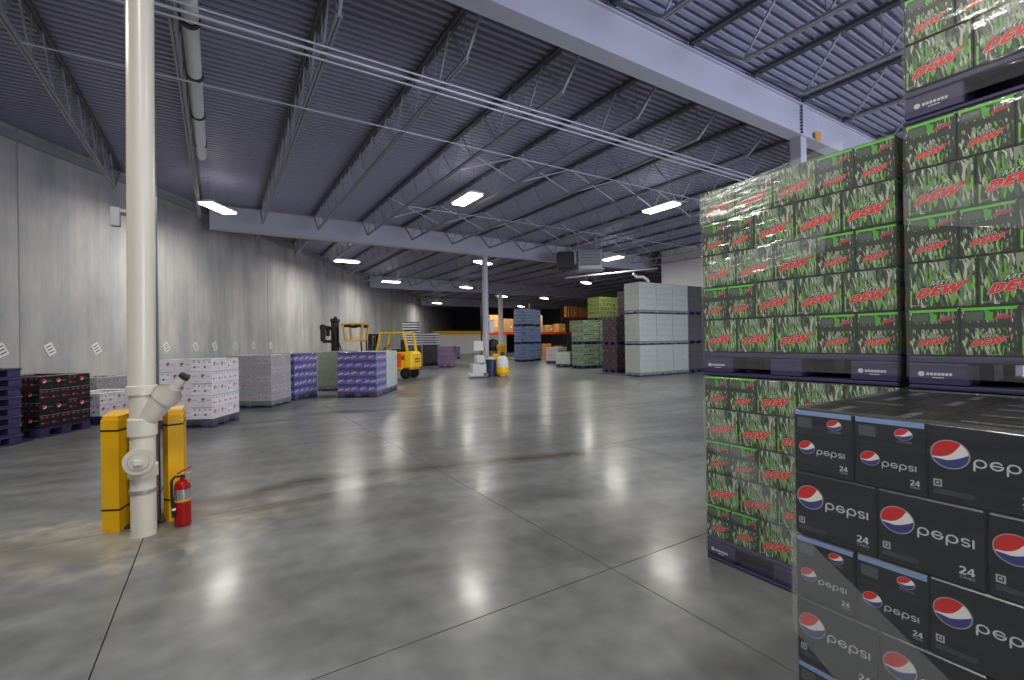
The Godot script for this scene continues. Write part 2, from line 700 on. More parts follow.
func shards(img: Image, r: Rect2, count: int, pal: Array, sz: float) -> void:
	for k in count:
		var c := Vector2(rng.randf_range(r.position.x, r.end.x), rng.randf_range(r.position.y, r.end.y))
		var h := rng.randf_range(0.35, 1.1) * sz
		var w := rng.randf_range(0.1, 0.34) * sz
		var lean := rng.randf_range(-0.35, 0.15) * h
		var col: Color = pal[rng.randi() % pal.size()]
		var p := [c + Vector2(-w * 0.5 + lean, -h), c + Vector2(w * 0.3 + lean, -h * 0.8), c + Vector2(w * 0.6, h * 0.3), c + Vector2(0, h), c + Vector2(-w * 0.5, h * 0.2)]
		for j in p.size():
			p[j] = Vector2(clampf(p[j].x, r.position.x, r.end.x), clampf(p[j].y, r.position.y, r.end.y))
		fill_poly(img, p, col)


func dew_word(img: Image, big: Array, small: Array, o: Vector2, w: float, strong := true) -> void:
	# slanted red word with a pale rim, a smaller silver word above it
	var ax := Vector2(w, -w * 0.16)
	var ay := Vector2(-w * 0.13, w * 0.3)
	if strong:
		put_text(img, big, o, ax, ay, Color8(20, 30, 20), w * 0.09)
		put_text(img, big, o, ax, ay, Color8(222, 226, 206), w * 0.056)
	put_text(img, big, o, ax, ay, Color8(226, 34, 32), w * 0.034)
	var o2 := o + Vector2(w * 0.26, -w * 0.25)
	put_text(img, small, o2, ax * 0.5, ay * 0.55, Color8(16, 22, 16), w * 0.04)
	put_text(img, small, o2, ax * 0.5, ay * 0.55, Color8(190, 200, 186))
	# tail of the last letter
	var e := o + ax
	fill_poly(img, [e + Vector2(-w * 0.02, 0), e + Vector2(w * 0.17, -w * 0.1), e + Vector2(w * 0.02, w * 0.09)], Color8(206, 28, 30))


const WIDE := Rect2(0, 0, 0.5, 1)
const NARROW := Rect2(0.5, 0, 0.375, 1)
const TOP := Rect2(0.875, 0, 0.125, 1)


func build_prints() -> void:
	var dew := text_tris("DEW")
	var mtn := text_tris("Mtn")
	var n24 := text_tris("24")
	var cans := text_tris("CANS")
	# --- dark cola carton
	var k := Image.create_empty(1024, 512, false, Image.FORMAT_RGB8)
	var base := Color8(17, 20, 33)
	k.fill(base)
	var grey := Color8(150, 152, 160)
	globe(k, Vector2(100, 190), Vector2(86, 92))
	soft_word(k, Vector2(210, 200), 49, Color8(200, 202, 208))
	put_text(k, n24, Vector2(404, 388), Vector2(72, 0), Vector2(0, 54), Color8(206, 208, 212))
	put_text(k, cans, Vector2(406, 452), Vector2(70, 0), Vector2(0, 18), grey)
	k.fill_rect(Rect2i(20, 372, 42, 52), Color8(170, 172, 178))
	k.fill_rect(Rect2i(28, 382, 26, 30), base)
	k.fill_rect(Rect2i(34, 388, 14, 16), Color8(170, 172, 178))
	fine_lines(k, Rect2i(20, 440, 190, 36), 4, Color8(96, 98, 108))
	# narrow side
	k.fill_rect(Rect2i(512, 0, 384, 512), base)
	k.fill_rect(Rect2i(512, 0, 384, 38), Color8(126, 156, 206))
	fine_lines(k, Rect2i(532, 62, 100, 84), 9, Color8(116, 118, 126))
	globe(k, Vector2(786, 96), Vector2(46, 40))
	fine_lines(k, Rect2i(748, 146, 84, 16), 2, Color8(120, 122, 130))
	k.fill_rect(Rect2i(512, 188, 384, 3), Color8(60, 62, 74))
	globe(k, Vector2(596, 310), Vector2(54, 52))
	soft_word(k, Vector2(668, 318), 34, Color8(196, 198, 206))
	put_text(k, n24, Vector2(818, 416), Vector2(52, 0), Vector2(0, 40), Color8(200, 202, 208))
	put_text(k, cans, Vector2(818, 462), Vector2(52, 0), Vector2(0, 14), grey)
	k.fill_rect(Rect2i(896, 0, 128, 512), Color8(22, 23, 30))
	fine_lines(k, Rect2i(920, 170, 84, 90), 3, Color8(130, 132, 138))
	k.fill_rect(Rect2i(944, 300, 30, 70), Color8(8, 8, 10))
	M.p_cola = print_mat(k, 0.34)
	# --- green citrus carton
	var d := Image.create_empty(1024, 512, false, Image.FORMAT_RGB8)
	var dark := Color8(28, 40, 30)
	d.fill(dark)
	var pal := [Color8(52, 76, 52), Color8(84, 128, 68), Color8(112, 170, 66), Color8(176, 184, 164), Color8(212, 216, 202), Color8(140, 156, 130), Color8(30, 42, 32), Color8(100, 120, 96), Color8(66, 94, 64), Color8(126, 200, 56), Color8(190, 194, 180), Color8(146, 168, 134), Color8(36, 52, 38), Color8(116, 186, 52), Color8(96, 156, 50)]
	shards(d, Rect2(0, 0, 512, 512), 190, pal, 104)
	d.fill_rect(Rect2i(0, 0, 10, 512), Color8(34, 48, 34))
	dew_word(d, dew, mtn, Vector2(104, 300), 330.0)
	fine_lines(d, Rect2i(20, 478, 140, 18), 2, Color8(176, 180, 170))
	d.fill_rect(Rect2i(512, 0, 384, 512), dark)
	shards(d, Rect2(512, 24, 384, 150), 40, pal, 48)
	d.fill_rect(Rect2i(512, 0, 384, 28), Color8(96, 214, 22))
	d.fill_rect(Rect2i(530, 40, 150, 104), Color8(52, 66, 56))
	fine_lines(d, Rect2i(538, 50, 128, 84), 8, Color8(112, 124, 112))
	fill_poly(d, [Vector2(690, 36), Vector2(740, 60), Vector2(728, 150), Vector2(680, 130)], Color8(70, 178, 30))
	dew_word(d, dew, mtn, Vector2(756, 104), 104.0, false)
	d.fill_rect(Rect2i(512, 162, 384, 60), Color8(36, 42, 36))
	shards(d, Rect2(512, 222, 384, 290), 110, pal, 56)
	dew_word(d, dew, mtn, Vector2(610, 350), 214.0)
	d.fill_rect(Rect2i(896, 0, 128, 512), dark)
	shards(d, Rect2(896, 0, 128, 512), 60, pal, 50)
	M.p_dew = print_mat(d, 0.4)
	# --- smaller prints for the loads further off
	M.p_white = print_mat(dotted(Color8(232, 230, 236), Color8(206, 30, 70), Color8(120, 122, 140), Color8(240, 240, 244)), 0.5)
	M.p_silver = print_mat(dotted(Color8(168, 164, 170), Color8(190, 60, 86), Color8(120, 120, 128), Color8(184, 182, 186)), 0.45)
	M.p_dark = print_mat(dotted(Color8(16, 15, 19), Color8(214, 44, 70), Color8(150, 130, 136), Color8(26, 24, 30)), 0.4)
	M.p_violet = print_mat(banded(), 0.35)
	M.p_violet_far = print_mat(busy([Color8(104, 92, 186), Color8(56, 50, 124), Color8(140, 132, 214), Color8(206, 210, 236), Color8(190, 130, 190), Color8(40, 34, 84), Color8(100, 108, 190)], Color8(222, 90, 130)), 0.35)
	M.p_blue = print_mat(busy([Color8(80, 104, 150), Color8(40, 56, 100), Color8(140, 160, 196), Color8(96, 110, 140), Color8(196, 204, 220)], Color8(180, 190, 214)), 0.4)
	M.p_green = print_mat(busy([Color8(110, 138, 112), Color8(156, 180, 156), Color8(70, 100, 70), Color8(196, 206, 190), Color8(46, 72, 46)], Color8(186, 90, 80)), 0.45)
	M.p_lime = print_mat(busy([Color8(100, 116, 56), Color8(126, 144, 70), Color8(60, 78, 38), Color8(170, 174, 120), Color8(46, 60, 34)], Color8(196, 110, 50)), 0.45)
	M.p_maroon = print_mat(busy([Color8(64, 50, 62), Color8(92, 70, 84), Color8(36, 30, 38), Color8(136, 104, 116)], Color8(150, 80, 100)), 0.45)
	M.p_grey = print_mat(busy([Color8(178, 184, 180), Color8(168, 176, 172), Color8(186, 190, 184)], Color8(170, 176, 178)), 0.5)
	M.p_dgrey = print_mat(busy([Color8(76, 76, 80), Color8(66, 66, 70), Color8(84, 84, 86)], Color8(62, 62, 66)), 0.5)
	M.p_olive = print_mat(busy([Color8(110, 116, 92), Color8(96, 104, 82), Color8(124, 128, 106)], Color8(140, 140, 120)), 0.5)
	M.p_pale = print_mat(busy([Color8(196, 208, 204), Color8(176, 196, 192), Color8(210, 214, 214)], Color8(150, 190, 186)), 0.45)
	M.p_plum = print_mat(busy([Color8(96, 74, 120), Color8(70, 56, 104), Color8(136, 104, 150), Color8(150, 96, 130), Color8(60, 50, 96)], Color8(190, 90, 120)), 0.4)


func dotted(base: Color, dot: Color, line: Color, alt: Color) -> Image:
	var im := Image.create_empty(256, 128, false, Image.FORMAT_RGB8)
	im.fill(base)
	fill_disc(im, Vector2(38, 50), Vector2(20, 24), dot)
	fill_poly(im, [Vector2(24, 58), Vector2(44, 56), Vector2(58, 38), Vector2(58, 58), Vector2(40, 68)], Color8(236, 236, 240))
	fill_poly(im, [Vector2(22, 62), Vector2(40, 68), Vector2(58, 58), Vector2(50, 70), Vector2(34, 74)], line)
	fine_lines(im, Rect2i(66, 46, 46, 16), 2, line)
	fine_lines(im, Rect2i(92, 104, 28, 8), 1, line)
	im.fill_rect(Rect2i(128, 0, 96, 128), alt)
	im.fill_rect(Rect2i(128, 0, 96, 6), line)
	fine_lines(im, Rect2i(134, 14, 26, 22), 4, line)
	fill_disc(im, Vector2(196, 26), Vector2(9, 9), dot)
	fill_disc(im, Vector2(152, 82), Vector2(13, 13), dot)
	fine_lines(im, Rect2i(170, 80, 40, 10), 2, line)
	im.fill_rect(Rect2i(224, 0, 32, 128), base)
	im.fill_rect(Rect2i(0, 0, 128, 1), line)
	return im


func banded() -> Image:
	var im := Image.create_empty(256, 128, false, Image.FORMAT_RGB8)
	im.fill(Color8(96, 86, 186))
	im.fill_rect(Rect2i(0, 0, 256, 44), Color8(44, 40, 112))
	shards(im, Rect2(0, 0, 256, 128), 70, [Color8(60, 54, 140), Color8(40, 36, 100), Color8(130, 124, 214), Color8(196, 200, 236), Color8(92, 100, 190), Color8(150, 110, 190)], 15)
	for p in [Vector2(0, 78), Vector2(128, 92)]:
		fill_poly(im, [p + Vector2(4, 2), p + Vector2(90, -22), p + Vector2(92, -8), p + Vector2(8, 20)], Color8(206, 208, 238))
		fill_disc(im, p + Vector2(34, -14), Vector2(15, 14), Color8(226, 80, 122))
	im.fill_rect(Rect2i(0, 0, 256, 4), Color8(24, 22, 60))
	im.fill_rect(Rect2i(0, 0, 3, 128), Color8(24, 22, 60))
	return im


func busy(pal: Array, dot: Color) -> Image:
	var im := Image.create_empty(256, 128, false, Image.FORMAT_RGB8)
	im.fill(pal[0])
	for k in 34:
		var c := Vector2(rng.randf_range(0, 256), rng.randf_range(0, 128))
		fill_disc(im, c, Vector2(rng.randf_range(6, 30), rng.randf_range(5, 20)), pal[rng.randi() % pal.size()])
	for c2 in [Vector2(40, 60), Vector2(150, 84)]:
		fill_disc(im, c2, Vector2(10, 10), dot)
		fine_lines(im, Rect2i(int(c2.x) + 14, int(c2.y) - 5, 38, 10), 2, pal[pal.size() - 1])
	var edge: Color = pal[0]
	im.fill_rect(Rect2i(0, 0, 256, 3), edge.darkened(0.25))
	return im


# ------------------------------------------------------------------ pallet loads
const CW := 0.2645
const CN := 0.2
const CH := 0.238
const PH := 0.17
const LONG := 1.19
const DEEP := 1.0


# transforms of the outer cartons of one layer (x along the long side, z across), flag: full layer
func layer_places(kind: int, full: bool) -> Array:
	var out := []
	for row in 5:
		for col in 3:
			if full or row == 0 or row == 4 or col == 0:
				out.append([-LONG / 2 + CW * (col + 0.5), -DEEP / 2 + CN * (row + 0.5), false])
	var z := -DEEP / 2
	for k in 4:
		if k == 1:
			out.append([LONG / 2 - CW * 0.5, z + CN * 0.5, false])
			z += CN
		else:
			for col in 2:
				if full or col == 1 or k == 0 or k == 3:
					out.append([LONG / 2 - CN * (1.5 - col), z + CW * 0.5, true])
			z += CW
	if kind == 1:
		for o in out:
			o[0] = -o[0]
			o[1] = -o[1]
	return out


func carton_mesh() -> ArrayMesh:
	return box_mesh(Vector3(CW - 0.004, CH - 0.003, CN - 0.004), 0.005, [WIDE, NARROW, TOP])


func add_pallet(parent: Node3D, near: bool, m: Material) -> void:
	var h := Vector3(LONG, PH, DEEP)
	if not near:
		var st := new_st()
		add_box(st, Vector3(h.x, 0.04, h.z), Transform3D(Basis(), Vector3(0, PH - 0.02, 0)), 0.008)
		for x in [-0.49, 0.0, 0.49]:
			for z in [-0.41, 0.0, 0.41]:
				add_box(st, Vector3(0.2 if x != 0.0 else 0.16, PH - 0.04, 0.18), Transform3D(Basis(), Vector3(x, (PH - 0.04) / 2, z)))
		for z in [-0.41, 0.0, 0.41]:
			add_box(st, Vector3(h.x, 0.02, 0.16), Transform3D(Basis(), Vector3(0, 0.01, z)))
		inst("pallet", st.commit(), m, parent)
		return
	var deck := inst("pallet", box_mesh(Vector3(h.x, 0.035, h.z), 0.008), m, parent, Vector3(0, PH - 0.0185, 0))
	var dy := -(PH - 0.0185)
	for x in [-0.48, 0.0, 0.48]:
		for z in [-0.41, 0.0, 0.41]:
			var w := 0.23 if x != 0.0 else 0.2
			inst("block", box_mesh(Vector3(w, 0.112, 0.18), 0.008), m, deck, Vector3(x, 0.0785 + dy, z))
	for z in [-0.41, 0.0, 0.41]:
		inst("bottom_rail", box_mesh(Vector3(h.x, 0.022, 0.18), 0.006), m, deck, Vector3(0, 0.012 + dy, z))
	# maker's mark on the corner blocks: a ring and a line of small worn letters
	for s in [1.0, -1.0]:
		for x in [-0.48, 0.48]:
			var st2 := new_st()
			add_tube(st2, [Vector3(-0.062, 0.0, 0), Vector3(-0.062, 0.0, 0.0012)], [0.013, 0.013], 14)
			for k in 7:
				add_box(st2, Vector3(0.011, 0.013, 0.0012), Transform3D(Basis(), Vector3(-0.036 + k * 0.0145, 0.0, 0.0006)))
			for k in 4:
				add_box(st2, Vector3(0.009, 0.005, 0.0012), Transform3D(Basis(), Vector3(-0.014 + k * 0.012, -0.018, 0.0006)))
			inst("printed_mark", st2.commit(), M.pallet_print, deck, Vector3(x, 0.08 + dy, s * 0.5005), Basis(Vector3.UP, 0.0 if s > 0 else PI))


# thin stretch film round a load, rippled along the winding direction
func film_mesh(y0: float, y1: float, sd: int, fold := 0.05, amp := 0.0035) -> ArrayMesh:
	var ns := FastNoiseLite.new()
	ns.seed = sd
	ns.frequency = 1.0
	ns.fractal_octaves = 3
	var hx := LONG / 2 + 0.007
	var hz := DEEP / 2 + 0.007
	var r := 0.015
	var around := []
	for c in [[1, 1, 0], [-1, 1, 90], [-1, -1, 180], [1, -1, 270]]:
		for k in 4:
			var a := deg_to_rad(c[2] + 30.0 * k)
			around.append([Vector2(c[0] * (hx - r) + cos(a) * r, c[1] * (hz - r) + sin(a) * r), Vector2(cos(a), sin(a))])
	var ring := []
	for i in around.size():
		var a: Vector2 = around[i][0]
		var b: Vector2 = around[(i + 1) % around.size()][0]
		var n := maxi(1, int(a.distance_to(b) / 0.035))
		for k in n:
			ring.append([a.lerp(b, float(k) / n), (around[i][1] as Vector2).lerp(around[(i + 1) % around.size()][1], float(k) / n).normalized()])
	var rows := int((y1 - y0) / 0.011)
	var st := new_st()
	st.set_smooth_group(0)
	var grid := []
	for j in rows + 3:
		var line := []
		var v := y0 + (y1 - y0) * minf(1.0, float(j) / rows)
		var inn := 0.0
		if j > rows:
			inn = fold * (j - rows) / 2.0
			v = y1 + 0.004
		for i in ring.size():
			var p: Vector2 = ring[i][0]
			var nn: Vector2 = ring[i][1]
			var u := i * 0.035
			var w := ns.get_noise_3d(p.x * 1.2, v * 26.0 + u * 2.4, p.y * 1.2) + 0.5 * ns.get_noise_3d(p.x * 7.0, v * 9.0 - u * 1.2, p.y * 7.0)
			p += nn * (amp * (0.4 + w) - inn)
			line.append(Vector3(p.x, v, p.y))
		grid.append(line)
	var cnt := ring.size()
	for j in rows + 2:
		for i in cnt:
			var i2 := (i + 1) % cnt
			var a: Vector3 = grid[j][i]
			var b: Vector3 = grid[j][i2]
			var c: Vector3 = grid[j + 1][i2]
			var d: Vector3 = grid[j + 1][i]
			for p in [a, b, c, a, c, d]:
				st.add_vertex(p)
	st.index()
	st.generate_normals()
	return st.commit()


# a looser second turn of film that climbs across the front (+z) face
func band_mesh(xa: float, xb: float, ya: float, yb: float, width: float, sd: int) -> ArrayMesh:
	var ns := FastNoiseLite.new()
	ns.seed = sd
	ns.frequency = 1.0
	var st := new_st()
	st.set_smooth_group(0)
	var nx := 40
	var ny := 26
	var grid := []
	for i in nx + 1:
		var col := []
		for j in ny + 1:
			var t := float(i) / nx
			var s := float(j) / ny
			var x := lerpf(xa, xb, t)
			var y := lerpf(ya, yb, t) + (s - 0.5) * width
			col.append(Vector3(x, y, DEEP / 2 + 0.0155 + 0.0035 * ns.get_noise_2d(t * 3.0, s * 9.0 + t * 2.5)))
		grid.append(col)
	for i in nx:
		for j in ny:
			for p in [grid[i][j], grid[i + 1][j + 1], grid[i + 1][j], grid[i][j], grid[i][j + 1], grid[i + 1][j + 1]]:
				st.add_vertex(p)
	st.index()
	st.generate_normals()
	return st.commit()


var shared := {}


# one wrapped load: pallet, cartons one by one (or layers), film
func pallet_load(label: String, at: Vector3, turn: float, print_m: Material, layers: int, parity: int, o := {}) -> Node3D:
	var called: String = o.get("called", "pallet_load")
	var t := thing(called, label, o.get("category", "pallet load"), at, turn, o.get("group", ""))
	var near: bool = o.get("near", false)
	var single: bool = o.get("single", true)
	add_pallet(t, near, o.get("pallet", M.pallet))
	if single:
		if not shared.has("carton"):
			shared.carton = carton_mesh()
		for k in layers:
			var kind := (k + parity) % 2
			for p in layer_places(kind, near and k == layers - 1):
				var turn_c := 0.0
				if p[2]:
					turn_c = PI / 2 if p[0] > 0 else -PI / 2
				elif p[1] < 0:
					turn_c = PI
				var j := Vector3(rng.randf_range(-0.0015, 0.0015), 0, rng.randf_range(-0.0015, 0.0015)) if near else Vector3.ZERO
				if near and k == layers - 1 and not p[2] and p[0] * (1 if kind == 0 else -1) > 0.3:
					var sx := 1.0 if kind == 0 else -1.0
					inst("filler_box", box_mesh(Vector3(0.128, CH - 0.003, 0.19), 0.004), M.black, t, Vector3(sx * (LONG / 2 - CW - 0.067), PH + CH * (k + 0.5) + 0.001, p[1]))
				inst("carton", shared.carton, print_m, t, Vector3(p[0], PH + CH * (k + 0.5) + 0.001, p[1]) + j, Basis(Vector3.UP, turn_c))
	else:
		for kind in 2:
			var key := "layer%d" % kind
			if not shared.has(key):
				var st := new_st()
				for p in layer_places(kind, true):
					var tf := Transform3D(Basis(Vector3.UP, (PI / 2 if p[0] > 0 else -PI / 2) if p[2] else (PI if p[1] < 0 else 0.0)), Vector3(p[0], 0, p[1]))
					add_box(st, Vector3(CW - 0.008, CH - 0.006, CN - 0.008), tf, 0.0, [WIDE, NARROW, TOP])
				shared[key] = st.commit()
		for k in layers:
			inst("carton_layer", shared["layer%d" % ((k + parity) % 2)], print_m, t, Vector3(0, PH + CH * (k + 0.5) + 0.001, 0))
	var wrap: String = o.get("wrap", "none")
	if wrap != "none":
		var key2 := "film%d%s" % [layers, "n" if near else "f"]
		if not shared.has(key2):
			shared[key2] = film_mesh(0.06, PH + CH * layers - 0.002, 40 + layers, 0.05, 0.0055 if near else 0.006)
		var fm := inst("stretch_wrap", shared[key2], M.film_cola if print_m == M.p_cola else (M.film if wrap == "clear" else M.film_grey), t)
		fm.set_meta("label", "clear stretch film wound round the cartons")
	return t


# ------------------------------------------------------------------ shell
func build_floor() -> void:
	var x0 := -24.0
	var x1 := 48.0
	var z0 := -78.0
	var z1 := 9.0
	var base := structure("floor", box_mesh(Vector3(x1 - x0, 0.2, z1 - z0)), M.joint, "polished grey concrete slab floor with saw-cut joints and tyre tracks", "floor", Vector3((x0 + x1) / 2, -0.112, (z0 + z1) / 2))
	# slabs between the saw cuts, 2.93 m apart both ways; larger pours further off
	var xs := [x0]
	var zs := [z0]
	var k := -5
	while k <= 8:
		var x := -0.56 + 2.93 * k
		if x > x0 + 0.5:
			xs.append(x)
		k += 1
	xs.append(x1)
	for q in [-60.0, -52.0, -43.0, -34.6]:
		zs.append(q)
	k = -9
	while k <= 2:
		zs.append(-2.47 + 2.93 * k)
		k += 1
	zs.append(z1)
	for i in xs.size() - 1:
		for j in zs.size() - 1:
			var a: float = xs[i] + 0.004
			var b: float = xs[i + 1] - 0.004
			var c: float = zs[j] + 0.004
			var d: float = zs[j + 1] - 0.004
			var st := new_st()
			add_box(st, Vector3(b - a, 0.012, d - c), Transform3D(Basis(), Vector3((a + b) / 2, -0.006, (c + d) / 2)))
			# top again with world uv
			var st2 := new_st()
			var uv := Rect2((a - FLOOR_X0) / FLOOR_SPAN, (c - FLOOR_Z0) / FLOOR_SPAN, (b - a) / FLOOR_SPAN, (d - c) / FLOOR_SPAN)
			quad(st2, Vector3(a, 0, d), Vector3(b, 0, d), Vector3(b, 0, c), Vector3(a, 0, c), uv)
			quad(st2, Vector3(a, -0.012, d), Vector3(b, -0.012, d), Vector3(b, 0, d), Vector3(a, 0, d))
			quad(st2, Vector3(b, -0.012, c), Vector3(a, -0.012, c), Vector3(a, 0, c), Vector3(b, 0, c))
			quad(st2, Vector3(b, -0.012, d), Vector3(b, -0.012, c), Vector3(b, 0, c), Vector3(b, 0, d))
			quad(st2, Vector3(a, -0.012, c), Vector3(a, -0.012, d), Vector3(a, 0, d), Vector3(a, 0, c))
			var s := inst("slab", st2.commit(), M.floor, base)
			s.position = -base.position


func build_walls() -> void:
	# concrete wall on the left, cast panels with open joints; it runs at an angle to the column grid
	var n := Vector3(WALL_D.z, 0, -WALL_D.x)   # away from the room
	var s0 := -31.0
	var s1 := 69.8
	var w := s1 - s0
	var bas := frame_for(WALL_D)
	var mid := WALL_P + WALL_D * ((s0 + s1) / 2) + n * 0.16
	var wall := structure("wall_left", box_mesh(Vector3(0.2, 7.2, w)), M.concrete, "tall grey cast concrete wall with vertical form marks", "wall", mid + Vector3(0, 3.6, 0), bas)
	var pw := 3.6
	var s := s0
	var i := 0
	while s < s1 - 0.1:
		var st := new_st()
		var u0 := fposmod(i * 0.37, 1.0)
		var uv := Rect2(u0, 0, 0.42, 1)
		var e := pw - 0.012
		add_box(st, Vector3(0.1, 7.1, e), Transform3D(), 0.012, [uv, uv, uv])
		var p := inst("wall_panel", st.commit(), M.concrete, wall)
		var at := WALL_P + WALL_D * (s + pw / 2) + n * (0.05 if i % 2 == 0 else 0.053) + Vector3(0, 3.55, 0)
		p.position = bas.inverse() * (at - wall.position)
		s += pw
		i += 1
	# steel ledger that carries the deck along that wall
	structure("trim_1", bar_mesh(WALL_P + WALL_D * s0 - n * 0.06 + Vector3(0, 6.62, 0), WALL_P + WALL_D * s1 - n * 0.06 + Vector3(0, 6.62, 0), 0.1, 0.2, 0.004), M.joist, "steel ledger angle along the top of the concrete wall", "ledger")
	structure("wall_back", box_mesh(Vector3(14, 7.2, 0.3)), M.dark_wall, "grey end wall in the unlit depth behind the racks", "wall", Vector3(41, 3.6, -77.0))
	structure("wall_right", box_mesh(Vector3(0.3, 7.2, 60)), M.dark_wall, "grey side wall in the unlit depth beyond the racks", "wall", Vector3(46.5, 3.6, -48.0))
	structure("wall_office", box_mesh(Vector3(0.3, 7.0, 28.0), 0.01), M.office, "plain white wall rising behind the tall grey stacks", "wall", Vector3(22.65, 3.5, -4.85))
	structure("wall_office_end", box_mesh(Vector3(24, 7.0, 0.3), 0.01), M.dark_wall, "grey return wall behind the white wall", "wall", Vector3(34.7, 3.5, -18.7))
	# wall behind the camera: translucent dock doors let bluish daylight in
	structure("wall_front", box_mesh(Vector3(46, 3.2, 0.3)), M.office, "pale wall above the daylit dock doors", "wall", Vector3(0, 5.6, 8.8))
	var edges := [-23.0, 3.7]
	for k in 5:
		var xd := 5.0 + k * 3.1
		edges.append(xd - 1.3)
		edges.append(xd + 1.3)
		var dr := structure("door_%d" % (k + 1), box_mesh(Vector3(2.6, 4.0, 0.06)), M.pane, "translucent daylit dock door in the wall opposite the girders", "door", Vector3(xd, 2.0, 8.84))
		for r in 5:
			inst("door_rail", box_mesh(Vector3(2.6, 0.06, 0.05)), M.white, dr, Vector3(0, -2.0 + 0.03 + r * 0.98, -0.05))
		for sd in [-1.0, 0.0, 1.0]:
			inst("door_stile", box_mesh(Vector3(0.06, 4.0, 0.05)), M.white, dr, Vector3(sd * 1.27, 0, -0.05))
		var al := AreaLight3D.new()
		al.name = "door_daylight"
		al.area_size = Vector2(2.5, 3.9)
		al.light_energy = DOOR_ENERGY
		al.light_color = DAYLIGHT
		al.area_range = 80.0
		al.area_attenuation = 2.0
		al.shadow_enabled = true
		dr.add_child(al, true)
		al.position = Vector3(0, 0, -0.12)
	edges.append(23.0)
	for k in range(2, edges.size() - 1, 2):
		var a0: float = edges[k + 1]
		var a1: float = edges[k + 2]
		structure("trim_%d" % (k + 2), box_mesh(Vector3(a1 - a0, 4.0, 0.3)), M.office, "pale pier of wall beside a dock door", "wall", Vector3((a0 + a1) / 2, 2.0, 8.8))
	structure("trim_3", box_mesh(Vector3(26.7, 4.0, 0.3)), M.office, "pale pier of wall between the dock doors and the concrete wall", "wall", Vector3(-9.65, 2.0, 8.8))
	# low partition far back with a yellow rail
	var part := structure("wall_partition", box_mesh(Vector3(11, 2.55, 0.2)), M.far_white, "low white partition wall with a yellow top rail far back", "wall", Vector3(28.5, 1.275, -55.5))
	inst("yellow_rail", box_mesh(Vector3(11, 0.45, 0.26), 0.02), M.yellow, part, Vector3(0, 1.5, 0.02))


func wall_z_at(x: float) -> float:
	return WALL_P.z + (x - WALL_P.x) / WALL_D.x * WALL_D.z


